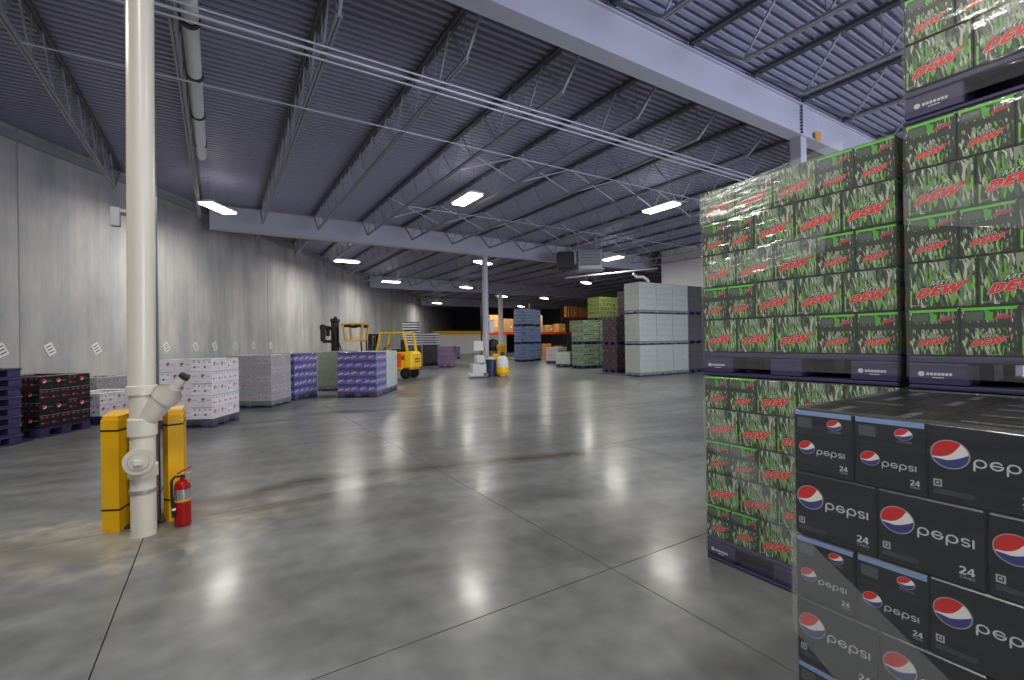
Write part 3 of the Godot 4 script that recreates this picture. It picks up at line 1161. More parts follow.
func build_roof() -> void:
	# ribbed steel deck: sheets 0.99 m wide, six ribs each, running across the joists
	var x0 := -22.0
	var x1 := 46.5
	var st := new_st()
	var prof := [Vector2(0, 0.0), Vector2(0.075, 0.0), Vector2(0.087, 0.062), Vector2(0.153, 0.062), Vector2(0.165, 0.0)]
	for r in 6:
		for k in 4:
			var a: Vector2 = prof[k] + Vector2(r * 0.165, 0)
			var b: Vector2 = prof[k + 1] + Vector2(r * 0.165, 0)
			quad(st, Vector3(x0, a.y, -a.x), Vector3(x0, b.y, -b.x), Vector3(x1, b.y, -b.x), Vector3(x1, a.y, -a.x))
	var sheet := st.commit()
	var roof := structure("ceiling", box_mesh(Vector3(x1 - x0, 0.12, 87)), M.deck, "ribbed steel roof deck painted pale violet grey", "ceiling", Vector3((x0 + x1) / 2, DECK_Y + 0.13, -34.3))
	for k in 87:
		var o := inst("deck_sheet", sheet, M.deck, roof)
		o.position = Vector3(0, DECK_Y + 0.0015 * (k % 2), 8.9 - 0.99 * k) - roof.position
	# girders across the joists
	girder(-5.35, 6.03, 0.7, 0.31, -9.0, 22.4, "pale violet steel roof girder nearest the green cartons, joists bearing on it")
	girder(-20.2, 5.86, 0.87, 0.31, -0.2, 46.0, "pale violet steel roof girder carried by the slim column with cleaning gear")
	girder(-36.0, 5.86, 0.87, 0.31, 9.9, 46.0, "pale steel roof girder over the column with a yellow base")
	girder(-51.0, 5.86, 0.87, 0.31, 19.8, 46.0, "shadowed steel roof girder near the end wall")
	# joists, 1.885 m apart
	var nth := ["first", "second", "third", "fourth", "fifth", "sixth", "seventh", "eighth", "ninth", "tenth", "eleventh", "twelfth", "thirteenth", "fourteenth", "fifteenth", "sixteenth", "seventeenth", "eighteenth", "nineteenth", "twentieth", "twenty-first"]
	var near_group := "open-web roof joists over the main aisle"
	for k in range(-5, 24):
		var x := 1.42 + 1.885 * k
		var zw := wall_z_at(x) + 0.35
		if k <= 12 and k >= -4:
			joist(x, -5.5, maxf(-20.05, zw), 1, joist_label(k), near_group)
		if k >= -4 and k <= 10:
			joist(x, 8.6, -5.2, 2, "roof joist between the near girder and the dock doors, %s from the concrete wall" % nth[k + 4], "open-web roof joists in the bay before the near girder")
		if k >= 0 and zw < -21.5 and k <= 20:
			joist(x, -20.35, maxf(-35.85, zw), 2, "roof joist in the bay beyond the slim column, %s from the concrete wall" % nth[k], "open-web roof joists in the second bay")
		if k >= 6 and zw < -38.0 and k <= 20:
			joist(x, -36.15, maxf(-50.85, zw), 3, "roof joist over the storage racks, %s from the concrete wall" % nth[k - 6], "open-web roof joists in the far bay")
	# conduits and bridging rods under the joists
	for c in [[-7.15, 5.955, 0.016, "thin pale conduit under the joists, edge one nearest the near girder"], [-7.32, 5.955, 0.024, "thickest pale conduit, middle one of three under the roof joists"], [-7.5, 5.955, 0.017, "thin pale conduit under the joists, edge one away from the near girder"]]:
		var o := inst("conduit", tube_mesh([Vector3(-8.5, c[1], c[0]), Vector3(24, c[1], c[0])], c[2], 8), M.conduit, self)
		tag(o, c[3], "conduit", "conduit run under the joists")
	for c in [[-9.25, 5.965, "single thin bridging rod under the joists beyond the conduit run"], [-14.3, 5.965, "thin bridging rod under the joists close to the long ceiling lamp"]]:
		var o2 := inst("bridging_rod", tube_mesh([Vector3(-2.3 if c[0] > -12 else 5.2, c[1], c[0]), Vector3(21.5, c[1], c[0])], 0.012, 8), M.conduit, self)
		tag(o2, c[2], "rod")
	# diagonal bridging crosses between some joists
	var st3 := new_st()
	add_bar(st3, Vector3(0.05, -0.72, 0), Vector3(1.83, -0.05, 0), 0.03, 0.03)
	var br := st3.commit()
	for k in range(2, 9):
		for zz in [-10.9, -16.2]:
			for s in 2:
				var o3 := inst("cross_bracing", br, M.conduit, self, Vector3(1.42 + 1.885 * k + (1.885 if s == 1 else 0.0), 6.76, zz + 0.05 * s), Basis(Vector3.UP, PI * s))
				tag(o3, "slanting angle brace between two roof joists above the aisle", "brace", "cross braces between joists")


func joist_label(k: int) -> String:
	var nth: String = ["", "first", "second", "third", "fourth", "fifth", "sixth", "seventh", "eighth", "ninth"][absi(k - 5)]
	if k == 5:
		return "open-web roof joist over the main aisle meeting the near girder at the bolted column"
	if k < 5:
		return "open-web roof joist over the main aisle, %s from the bolted column towards the concrete wall" % nth
	return "open-web roof joist over the main aisle, %s from the bolted column towards the white wall" % nth


func girder(z: float, y: float, h: float, fw: float, x0: float, x1: float, label: String) -> void:
	var g := thing("steel_girder", label, "girder", Vector3((x0 + x1) / 2, y, z))
	var l := x1 - x0
	inst("bottom_flange", box_mesh(Vector3(l, 0.03, fw), 0.004), M.steel, g, Vector3(0, 0.015, 0))
	inst("top_flange", box_mesh(Vector3(l, 0.03, fw), 0.004), M.steel, g, Vector3(0, h - 0.015, 0))
	inst("web", box_mesh(Vector3(l, h - 0.06, 0.2)), M.steel, g, Vector3(0, h / 2, 0))
	if z > -6.0:
		var stf := inst("stiffener_plate", box_mesh(Vector3(0.16, h - 0.06, 0.05), 0.004), M.steel, g, Vector3(10.95 - (x0 + x1) / 2, h / 2, 0.127))
		for k in 9:
			inst("bolt", tube_mesh([Vector3(-0.11, -0.28 + k * 0.07, -0.03), Vector3(-0.11, -0.28 + k * 0.07, 0.02)], 0.014, 8), M.dark_steel, stf)


# open-web joist along z from za (near) to zb (far); detail 1: every web bar its own part
func joist(x: float, za: float, zb: float, detail: int, label: String, group: String) -> void:
	if za - zb < 2.0:
		return
	var j := thing("roof_joist", label, "joist", Vector3(x, 0, 0), 0, group)
	var yt := 6.79
	var yb := 6.01
	for s in [-1.0, 1.0]:
		inst("top_chord", bar_mesh(Vector3(s * 0.034, yt, za), Vector3(s * 0.034, yt, zb), 0.055, 0.06), M.chord_shade, j)
	var a := za - 0.95
	var b := zb + 0.95
	for s in [-1.0, 1.0]:
		inst("bottom_chord", bar_mesh(Vector3(s * 0.026, yb, a), Vector3(s * 0.026, yb, b), 0.036, 0.045), M.joist, j)
	var n := maxi(2, int(round((a - b) / 1.2)))
	var p := (a - b) / n
	var bars := []
	bars.append([Vector3(0, yt, za - 0.05), Vector3(0, yb, a - 0.01), 0.042])
	bars.append([Vector3(0, yt, zb + 0.05), Vector3(0, yb, b + 0.01), 0.042])
	for k in n:
		var z := a - p * k
		bars.append([Vector3(0, yb, z), Vector3(0, yt, z - p * 0.5), 0.026])
		bars.append([Vector3(0, yt, z - p * 0.5), Vector3(0, yb, z - p), 0.026])
		bars.append([Vector3(0, yb, z - p * 0.0), Vector3(0, yt, z - p * 0.04), 0.014])
	if detail == 1:
		for q in bars:
			inst("web_bar", bar_mesh(q[0], q[1], q[2], q[2]), M.joist, j)
	else:
		var st := new_st()
		for q in bars:
			add_bar(st, q[0], q[1], q[2], q[2])
		inst("web", st.commit(), M.joist, j)


func build_lamps() -> void:
	var lens := box_mesh(Vector3(0.42, 0.05, 1.2), 0.015)
	var st := new_st()
	# shallow housing: tray with sloped sides
	add_box(st, Vector3(0.47, 0.05, 1.28), Transform3D(Basis(), Vector3(0, 0.05, 0)), 0.012)
	add_box(st, Vector3(0.2, 0.05, 1.1), Transform3D(Basis(), Vector3(0, 0.095, 0)), 0.01)
	var housing := st.commit()
	for i in LAMPS.size():
		var d: Array = LAMPS[i]
		var y: float = d[3] - 0.14
		var o := thing("ceiling_lamp", d[4], "lamp", Vector3(d[0], y, d[1]), d[2], "high-bay lamps under the roof")
		inst("housing", housing, M.white, o)
		inst("lens", lens, M.lens, o)
		for s in [-1.0, 1.0]:
			inst("uplight_slot", box_mesh(Vector3(0.07, 0.008, 1.0)), M.uplens, o, Vector3(s * 0.16, 0.08, 0))
			inst("hanger", tube_mesh([Vector3(0, 0.11, s * 0.45), Vector3(0, DECK_Y - y, s * 0.45)], 0.004, 6), M.dark_steel, o)
		var al := AreaLight3D.new()
		al.name = "lamp_light"
		al.area_size = Vector2(0.42, 1.2)
		al.light_energy = LAMP_ENERGY
		al.light_color = LAMP_COLOR
		al.area_range = 60.0
		al.area_attenuation = 2.0
		al.shadow_enabled = true
		o.add_child(al, true)
		al.position = Vector3(0, -0.03, 0)
		al.rotation.x = -PI / 2
		var up := AreaLight3D.new()
		up.name = "uplight"
		up.area_size = Vector2(0.34, 1.0)
		up.light_energy = UPLIGHT_ENERGY
		up.light_color = LAMP_COLOR
		up.area_range = 60.0
		up.area_attenuation = 2.0
		up.shadow_enabled = true
		o.add_child(up, true)
		up.position = Vector3(0, 0.13, 0)
		up.rotation.x = PI / 2


# ------------------------------------------------------------------ the big loads on the right
func build_near_loads() -> void:
	var dewl := {"near": true, "pallet": M.pallet, "wrap": "clear"}
	var xa := 3.09 + DEEP / 2
	var za := -1.61
	var tier := PH + CH * 5 + 0.005
	var l := pallet_load("wrapped load of green and red soda cartons, bottom tier right behind the dark cola load", Vector3(xa, 0, za), -90, M.p_dew, 5, 1, dewl)
	band(l, -0.6, 0.1, 1.05, 0.35, 0.3, 3)
	l = pallet_load("wrapped load of green and red soda cartons, top tier of the two-high stack", Vector3(xa, tier, za), -90, M.p_dew, 5, 0, dewl)
	band(l, -0.6, 0.35, 1.22, 1.3, 0.22, 5)
	band(l, -0.6, 0.25, 0.72, 0.86, 0.16, 6)
	var xb := 3.04 + DEEP / 2
	var zb := -0.365
	pallet_load("wrapped load of green soda cartons, bottom tier of the three-high stack", Vector3(xb, 0, zb), -90, M.p_dew, 5, 0, dewl)
	l = pallet_load("wrapped load of green soda cartons, middle tier of the three-high stack", Vector3(xb, tier, zb), -90, M.p_dew, 5, 1, dewl)
	band(l, -0.6, 0.2, 0.95, 0.75, 0.2, 9)
	l = pallet_load("wrapped load of green soda cartons on top of the three-high stack", Vector3(xb, tier * 2, zb), -90, M.p_dew, 5, 0, dewl)
	band(l, -0.3, 0.5, 0.5, 0.9, 0.5, 10)
	l = pallet_load("wrapped load of dark navy cola cartons standing alone in front of green cartons", Vector3(1.855 + DEEP / 2, 0.012, -0.942 + LONG / 2), -90, M.p_cola, 5, 1, dewl)
	band(l, 0.02, 0.6, 1.27, 1.17, 0.2, 12)
	band(l, -0.6, 0.1, 0.72, 0.22, 0.4, 13)


func band(l: Node3D, xa: float, xb: float, ya: float, yb: float, w: float, sd: int) -> void:
	var b := inst("loose_wrap", band_mesh(xa, xb, ya, yb, w, sd), M.film_band, l)
	b.set_meta("label", "loose wrinkled turn of stretch film")


# ------------------------------------------------------------------ drain pipe, column and guards
func build_column_corner() -> void:
	var col := thing("steel_column", "grey square steel column behind the white drain pipe", "column", Vector3(-0.582, 0, -5.55))
	inst("shaft", box_mesh(Vector3(0.2, 6.02, 0.2), 0.012), M.steel_col if M.has("steel_col") else M.steel, col, Vector3(0, 3.01, 0))
	inst("base_plate", box_mesh(Vector3(0.3, 0.02, 0.26), 0.003), M.dark_steel, col, Vector3(0, 0.01, 0))
	var bx := inst("junction_box", box_mesh(Vector3(0.07, 0.17, 0.06), 0.006), M.galv, col, Vector3(-0.17, 2.79, 0.2))
	inst("bracket", box_mesh(Vector3(0.12, 0.03, 0.14), 0.004), M.galv, bx, Vector3(0.07, 0.06, -0.06))
	# PVC roof drain
	var p := thing("drain_pipe", "thick white plastic roof drain pipe with a side branch and cleanout cap", "pipe", Vector3(-0.565, 0, -5.18))
	var R := 0.092
	inst("pipe", lathe_mesh([Vector2(0, 0), Vector2(R, 0), Vector2(R, 1.27), Vector2(0, 1.27)], 36), M.pvc, p)
	inst("upper_pipe", tube_mesh([Vector3(-0.002, 1.26, 0), Vector3(0.03, 5.45, 0), Vector3(0.03, 5.6, 0.05), Vector3(0.03, 5.75, 0.17), Vector3(0.03, 5.9, 0.22), Vector3(0.03, 6.8, 0.22)], 0.1, 36), M.pvc, p)
	for c in [[1.225, 1.305, 0.02], [0.87, 1.02, 0.016], [0.51, 0.62, 0.016], [5.2, 5.3, 0.022]]:
		inst("coupling", lathe_mesh([Vector2(R - 0.002, c[0]), Vector2(R + c[2], c[0]), Vector2(R + c[2], c[1] - 0.008), Vector2(R + c[2] - 0.006, c[1]), Vector2(R - 0.002, c[1])], 36), M.pvc, p)
	inst("pipe_clamp", lathe_mesh([Vector2(R - 0.002, 0.375), Vector2(R + 0.009, 0.375), Vector2(R + 0.009, 0.405), Vector2(R - 0.002, 0.405)], 36), M.galv, p)
	inst("clamp_bolt", tube_mesh([Vector3(0.085, 0.39, -0.04), Vector3(0.115, 0.395, -0.06)], 0.012, 8), M.dark_steel, p)
	# cleanout: hub facing the aisle with a square plug
	var out := Vector3(0.02, 0, 1).normalized()
	var cap := inst("cleanout", tube_mesh([Vector3(-0.015, 0.67, 0.03), Vector3(-0.015, 0.67, 0.03) + out * 0.115, Vector3(-0.015, 0.67, 0.03) + out * 0.116, Vector3(-0.015, 0.67, 0.03) + out * 0.14], [0.088, 0.088, 0.112, 0.108], 28), M.pvc_cap, p)
	inst("cleanout_plug", tube_mesh([Vector3(-0.015, 0.67, 0.03) + out * 0.14, Vector3(-0.015, 0.67, 0.03) + out * 0.152], [0.075, 0.07], 28), M.pvc_cap, cap)
	inst("square_nut", box_mesh(Vector3(0.062, 0.05, 0.035), 0.006), M.pvc, cap, Vector3(-0.015, 0.67, 0.03) + out * 0.168)
	# wye branch and reducer rising to the right
	var w0 := Vector3(0.0, 0.98, 0.0)
	var dir := Vector3(0.215, 0.27, 0.1).normalized()
	var w1 := w0 + dir * 0.31
	var wye := inst("branch", tube_mesh([w0, w1], 0.09, 24), M.pvc, p)
	inst("branch_hub", tube_mesh([w1 - dir * 0.05, w1 + dir * 0.03, w1 + dir * 0.045, w1 + dir * 0.085], [0.104, 0.104, 0.098, 0.05], 24), M.pvc, wye)
	inst("small_pipe", tube_mesh([w1 + dir * 0.06, w1 + dir * 0.2], 0.042, 18), M.pvc, wye)
	inst("small_pipe_end", tube_mesh([w1 + dir * 0.195, w1 + dir * 0.225], [0.044, 0.042], 18), M.dark_steel, wye)
	# yellow column guards with black straps
	var gl := thing("column_guard", "tall yellow plastic column guard left of the drain pipe", "column guard", Vector3.ZERO)
	guard(gl, [Vector2(-0.885, -5.43), Vector2(-0.755, -5.36), Vector2(-0.69, -5.56), Vector2(-0.69, -5.95), Vector2(-0.885, -5.95)], Vector2(-0.885, -5.43))
	var gr := thing("column_guard", "tall yellow plastic column guard beside the fire extinguisher", "column guard", Vector3.ZERO)
	guard(gr, [Vector2(-0.455, -5.75), Vector2(-0.45, -5.5), Vector2(-0.405, -5.415), Vector2(-0.29, -5.46), Vector2(-0.29, -5.95), Vector2(-0.455, -5.95)], Vector2(-0.29, -5.47))
	# extinguisher
	var e := thing("fire_extinguisher", "small red fire extinguisher with silver label and black hose", "fire extinguisher", Vector3(-0.29, 0, -5.25), 12)
	inst("cylinder", lathe_mesh([Vector2(0, 0.0), Vector2(0.056, 0), Vector2(0.064, 0.012), Vector2(0.064, 0.36), Vector2(0.058, 0.385), Vector2(0.042, 0.405), Vector2(0.02, 0.415), Vector2(0.02, 0.43), Vector2(0, 0.43)], 28), M.red, e)
	inst("label_sticker", lathe_mesh([Vector2(0.0645, 0.225), Vector2(0.0648, 0.225), Vector2(0.0648, 0.335), Vector2(0.0645, 0.335)], 28), M.chrome, e)
	inst("label_stripe", lathe_mesh([Vector2(0.0650, 0.225), Vector2(0.0652, 0.225), Vector2(0.0652, 0.242), Vector2(0.0650, 0.242)], 28), M.yellow, e)
	var v := inst("valve", tube_mesh([Vector3(0, 0.42, 0), Vector3(0, 0.47, 0)], 0.02, 14), M.chrome, e)
	inst("gauge", tube_mesh([Vector3(0, 0.45, 0.015), Vector3(0, 0.45, 0.035)], 0.018, 14), M.black, v)
	inst("lever", bar_mesh(Vector3(-0.04, 0.475, 0), Vector3(0.07, 0.525, 0), 0.022, 0.012, 0.003), M.red, v)
	inst("carry_handle", bar_mesh(Vector3(-0.03, 0.462, 0), Vector3(0.08, 0.475, 0), 0.022, 0.01, 0.003), M.chrome, v)
	inst("hose", tube_mesh([Vector3(-0.02, 0.45, 0.0), Vector3(-0.06, 0.455, 0.01), Vector3(-0.085, 0.42, 0.02), Vector3(-0.085, 0.3, 0.03), Vector3(-0.08, 0.2, 0.035), Vector3(-0.072, 0.1, 0.035)], [0.011, 0.011, 0.012, 0.012, 0.013, 0.017], 10), M.black, e)
	inst("hose_clip", box_mesh(Vector3(0.03, 0.02, 0.03), 0.004), M.white, e, Vector3(-0.075, 0.17, 0.04))
	# sloping PVC drain under the roof
	var c := thing("overhead_drain_pipe", "long white plastic drain pipe hung under the roof deck with strap hangers", "pipe", Vector3(-0.27, 6.1, 0))
	inst("pipe", tube_mesh([Vector3(0, 0.05, -5.7), Vector3(0, 0.0, -13.0), Vector3(0, -0.02, -13.15)], [0.105, 0.105, 0.09], 24), M.pvc_white, c)
	var z := -6.2
	while z > -13.2:
		inst("hanger_strap", lathe_mesh([Vector2(0.1, -0.05), Vector2(0.125, -0.05), Vector2(0.125, 0.05), Vector2(0.1, 0.05)], 20, Transform3D(Basis(Vector3.RIGHT, PI / 2), Vector3(0, 0.03, z))), M.dark_steel, c)
		inst("hanger_rod", tube_mesh([Vector3(0, 0.13, z), Vector3(0, 0.72, z)], 0.007, 6), M.dark_steel, c)
		z -= 1.55


func guard(g: Node3D, plan: Array, outer: Vector2) -> void:
	var h := 1.025
	inst("shell", prism_mesh(plan, 0.0, h - 0.03), M.yellow, g)
	# slightly smaller cap rounds the top edge
	var c := Vector2.ZERO
	for p in plan:
		c += p
	c /= plan.size()
	var small := []
	var strap := []
	for p in plan:
		small.append(c + (p - c) * 0.92)
		strap.append(c + (p - c) * 1.012)
	inst("top_cap", prism_mesh(small, h - 0.03, h), M.yellow, g)
	for y in [0.9, 0.2]:
		inst("strap", prism_mesh(strap, y - 0.008, y + 0.008), M.black, g)


# ------------------------------------------------------------------ row of loads along the concrete wall
func along(az: float, s: float, t: float, o: Vector3) -> Vector3:
	# s away from the camera along the row, t towards the aisle
	var a := deg_to_rad(az)
	return o + Vector3(sin(a), 0, -cos(a)) * s + Vector3(cos(a), 0, sin(a)) * t


# load whose near aisle corner is c: long side along the row if lengthwise
func row_load(label: String, c: Vector3, az: float, m: Material, layers: int, parity: int, o := {}, lengthwise := true) -> Node3D:
	var l := LONG if lengthwise else DEEP
	var d := DEEP if lengthwise else LONG
	var ctr := along(az, l / 2, -d / 2, c)
	# local +x along the row away from camera: rotation y = 90 - az
	return pallet_load(label, ctr, (90.0 - az) if lengthwise else -az, m, layers, parity, o)


func build_left_row() -> void:
	var az := 33.5
	# stack of empty pallets at the far left
	var proto := thing("empty_pallet", "blue-violet plastic pallet on the floor under the stack of empties", "pallet", Vector3.ZERO, 0, "stack of empty pallets")
	pallet_alone(proto)
	var ctr := along(az, -LONG / 2, -DEEP / 2, Vector3(-2.86, 0, -11.35))
	for k in 8:
		var o: Node3D = proto if k == 0 else copy_of(proto, "blue-violet plastic pallet, %s from the floor in the stack of empties" % ["", "second", "third", "fourth", "fifth", "sixth", "seventh", "eighth and topmost"][k], Vector3.ZERO, 0, "stack of empty pallets")
		o.position = ctr + Vector3(rng.randf_range(-0.01, 0.01), 0.172 * k, rng.randf_range(-0.01, 0.01))
		o.position.y = 0.163 * k
		o.scale.y = 0.945
		o.rotation.y = deg_to_rad(90.0 - az + rng.randf_range(-0.6, 0.6))
	row_load("load of black cola cartons with red emblems next to the empty pallets", Vector3(-2.75, 0, -11.75), az, M.p_dark, 4, 1, {"wrap": "none"}, false)
	row_load("low two-layer load of white cartons behind the yellow guard", Vector3(-2.12, 0, -13.0), az, M.p_white, 2, 0, {}, true)
	row_load("low grey load against the wall behind the small white load", Vector3(-2.5, 0, -15.0), az, M.p_silver, 3, 0, {"wrap": "grey"}, true)
	row_load("tall load of white cartons with red dots behind the drain pipe", Vector3(-0.1, 0, -11.05), 29.0, M.p_white, 5, 0, {"wrap": "clear"}, false)
	row_load("film-wrapped load of silver grey cartons between the white and violet ones", Vector3(1.17, 0, -13.58), az, M.p_silver, 5, 0, {"wrap": "grey"}, false)
	row_load("load of bright violet cartons standing beside the silver grey load", Vector3(1.86, 0, -14.76), 40.0, M.p_violet, 5, 0, {"wrap": "clear"}, true)
	row_load("olive grey wrapped load in the gap between the two violet loads", Vector3(3.75, 0, -16.75), az, M.p_olive, 5, 0, {"wrap": "grey"}, true)
	row_load("load of bright violet cartons at the front of its short row", Vector3(4.02, 0, -14.03), az, M.p_violet, 5, 1, {"wrap": "clear"}, false)
	row_load("pale mint wrapped load right behind the front violet load", along(az, 1.1, 0, Vector3(4.02, 0, -14.03)), az, M.p_pale, 5, 0, {"wrap": "clear"}, true)


func pallet_alone(o: Node3D) -> void:
	inst("deck", box_mesh(Vector3(LONG, 0.035, DEEP), 0.008), M.pallet, o, Vector3(0, PH - 0.018, 0))
	for x in [-0.48, 0.0, 0.48]:
		for z in [-0.41, 0.0, 0.41]:
			inst("block", box_mesh(Vector3(0.2 if x != 0.0 else 0.16, 0.112, 0.16), 0.008), M.pallet, o, Vector3(x, 0.0785, z))
	for z in [-0.41, 0.0, 0.41]:
		inst("bottom_rail", box_mesh(Vector3(LONG, 0.024, 0.16), 0.006), M.pallet, o, Vector3(0, 0.013, z))


# ------------------------------------------------------------------ forklifts, far loads, cleaning gear
func wheel(called: String, r: float, w: float, parent: Node3D, at: Vector3) -> void:
	var tf := Transform3D(Basis(Vector3.BACK, PI / 2), Vector3.ZERO)
	var o := inst(called, lathe_mesh([Vector2(0, -w / 2), Vector2(r * 0.9, -w / 2), Vector2(r, -w * 0.35), Vector2(r, w * 0.35), Vector2(r * 0.9, w / 2), Vector2(0, w / 2)], 20, tf), M.rubber, parent, at)
	inst("hub", lathe_mesh([Vector2(0, -w * 0.53), Vector2(r * 0.5, -w * 0.53), Vector2(r * 0.5, w * 0.53), Vector2(0, w * 0.53)], 14, tf), M.dark_steel, o)


func build_middle() -> void:
	forklift_yellow(Vector3(6.76, 0, -21.02), 45.0)
	forklift_black(Vector3(4.2, 0, -20.2), 62.0)
	# tray stacks behind the yellow forklift
	tray_stack(Vector3(10.7, 0, -29.2), 33.5, true, "tall stack of white trays on grey loads behind the yellow forklift")
	tray_stack(Vector3(12.6, 0, -30.6), 33.5, false, "lower stack of white trays standing beside the plum carton load")
	pallet_load("plum and violet carton load in front of the white tray stacks", Vector3(12.6, 0, -27.9), 57, M.p_plum, 5, 0, {"single": false, "wrap": "clear"})
	pallet_load("dark violet load far back near the white partition", Vector3(19.0, 0, -40.5), 57, M.p_violet_far, 4, 0, {"single": false})
	# slim column with cleaning gear round its foot
	var c := thing("steel_column", "slim pale steel column with cleaning gear at its foot", "column", Vector3(11.2, 0, -20.2))
	inst("shaft", box_mesh(Vector3(0.22, 5.86, 0.22), 0.012), M.steel, c, Vector3(0, 2.93, 0))
	inst("cap_plate", box_mesh(Vector3(0.34, 0.03, 0.34)), M.steel, c, Vector3(0, 5.845, 0))
	inst("base_plate", box_mesh(Vector3(0.34, 0.02, 0.34)), M.steel, c, Vector3(0, 0.01, 0))
	var bx := thing("wall_phone_box", "small white cabinet fixed to the slim steel column", "cabinet", Vector3(11.48, 2.35, -20.12), -32)
	inst("case", box_mesh(Vector3(0.22, 0.62, 0.14), 0.02), M.white, bx)
	inst("hood", box_mesh(Vector3(0.3, 0.1, 0.2), 0.02), M.white, bx, Vector3(0, 0.34, 0.02))
	var sg := thing("notice_board", "white square notice board low on the slim column", "sign", Vector3(10.55, 1.42, -19.75), -32)
	inst("panel", box_mesh(Vector3(0.46, 0.46, 0.03), 0.006), M.white, sg)
	inst("post", box_mesh(Vector3(0.04, 1.3, 0.04)), M.galv, sg, Vector3(0, -0.77, -0.04))
	inst("foot", box_mesh(Vector3(0.3, 0.02, 0.2)), M.galv, sg, Vector3(0, -1.41, -0.04))
	scrubber(Vector3(10.0, 0, -18.75), -20.0)
	var bin := thing("waste_bin", "dark blue waste bin between the grey scrubber and yellow bucket", "bin", Vector3(10.72, 0, -18.9))
	inst("body", lathe_mesh([Vector2(0, 0), Vector2(0.2, 0), Vector2(0.255, 0.78), Vector2(0.0, 0.78)], 20), M.blue_plastic, bin)
	inst("rim", lathe_mesh([Vector2(0.25, 0.75), Vector2(0.275, 0.75), Vector2(0.275, 0.79), Vector2(0.25, 0.79)], 20), M.black, bin)
	inst("bag", lathe_mesh([Vector2(0.24, 0.79), Vector2(0.2, 0.84), Vector2(0.1, 0.9), Vector2(0.0, 0.92)], 14), M.grey_plastic, bin)
	var bk := thing("wet_vacuum", "yellow and white wheeled wet vacuum by the slim column", "vacuum", Vector3(11.12, 0, -18.5), -32)
	inst("tub", lathe_mesh([Vector2(0, 0.07), Vector2(0.24, 0.07), Vector2(0.3, 0.2), Vector2(0.3, 0.42), Vector2(0.0, 0.42)], 20), M.lift_yellow, bk)
	inst("tank", lathe_mesh([Vector2(0.0, 0.42), Vector2(0.27, 0.42), Vector2(0.28, 0.6), Vector2(0.24, 0.82), Vector2(0.13, 0.95), Vector2(0, 0.97)], 20), M.white, bk)
	inst("motor_cap", lathe_mesh([Vector2(0.0, 0.96), Vector2(0.1, 0.955), Vector2(0.1, 1.08), Vector2(0.06, 1.13), Vector2(0, 1.14)], 14), M.black, bk)
	for p in [Vector3(-0.16, 0.035, 0.14), Vector3(0.16, 0.035, 0.14), Vector3(-0.16, 0.035, -0.14), Vector3(0.16, 0.035, -0.14)]:
		inst("caster", lathe_mesh([Vector2(0, -0.015), Vector2(0.035, -0.015), Vector2(0.035, 0.015), Vector2(0, 0.015)], 12, Transform3D(Basis(Vector3.BACK, PI / 2), Vector3.ZERO)), M.rubber, bk, p)
	var mb := thing("mop_bucket", "tall yellow mop bucket with wringer behind the wet vacuum", "bucket", Vector3(11.2, 0, -19.25), -32)
	inst("tub", prism_mesh([Vector2(-0.16, -0.2), Vector2(-0.16, 0.2), Vector2(0.16, 0.2), Vector2(0.16, -0.2)], 0.06, 0.62), M.lift_yellow, mb)
	inst("wringer", box_mesh(Vector3(0.28, 0.4, 0.22), 0.03), M.lift_yellow, mb, Vector3(0, 0.82, 0))
	inst("wringer_handle", tube_mesh([Vector3(0, 1.0, 0.0), Vector3(0.12, 1.3, 0.0)], 0.02, 8), M.black, mb)
	inst("caster_plate", box_mesh(Vector3(0.26, 0.06, 0.34)), M.rubber, mb, Vector3(0, 0.03, 0))
	# next column back with a yellow base
	var c2 := thing("steel_column", "far pale column with a yellow painted guard round its base", "column", Vector3(21.5, 0, -36.0))
	inst("shaft", box_mesh(Vector3(0.3, 5.86, 0.3), 0.012), M.office, c2, Vector3(0, 2.93, 0))
	inst("yellow_guard", box_mesh(Vector3(0.62, 1.3, 0.62), 0.08), M.yellow, c2, Vector3(0.0, 0.65, 0.0))
	inst("haunch", bar_mesh(Vector3(-0.5, 5.74, 0.0), Vector3(-0.05, 5.25, 0.0), 0.14, 0.14), M.office, c2)
	# right column under the near girder, bolted stiffener on its face
	var c3 := thing("steel_column", "pale violet column under the near girder behind the green cartons", "column", Vector3(10.95, 0, -5.35))
	inst("shaft", box_mesh(Vector3(0.24, 6.03, 0.24), 0.01), M.steel, c3, Vector3(0, 3.015, 0))
	inst("base_plate", box_mesh(Vector3(0.36, 0.02, 0.36)), M.steel, c3, Vector3(0, 0.01, 0))
	var tagp := thing("paper_tag", "small tan paper tag hanging from the near girder by the column", "tag", Vector3(11.45, 6.12, -5.16), -20)
	inst("card", box_mesh(Vector3(0.14, 0.2, 0.006), 0.002), M.card, tagp)
	inst("string", tube_mesh([Vector3(0, 0.1, 0), Vector3(0.02, 0.6, -0.02)], 0.003, 5), M.white, tagp)


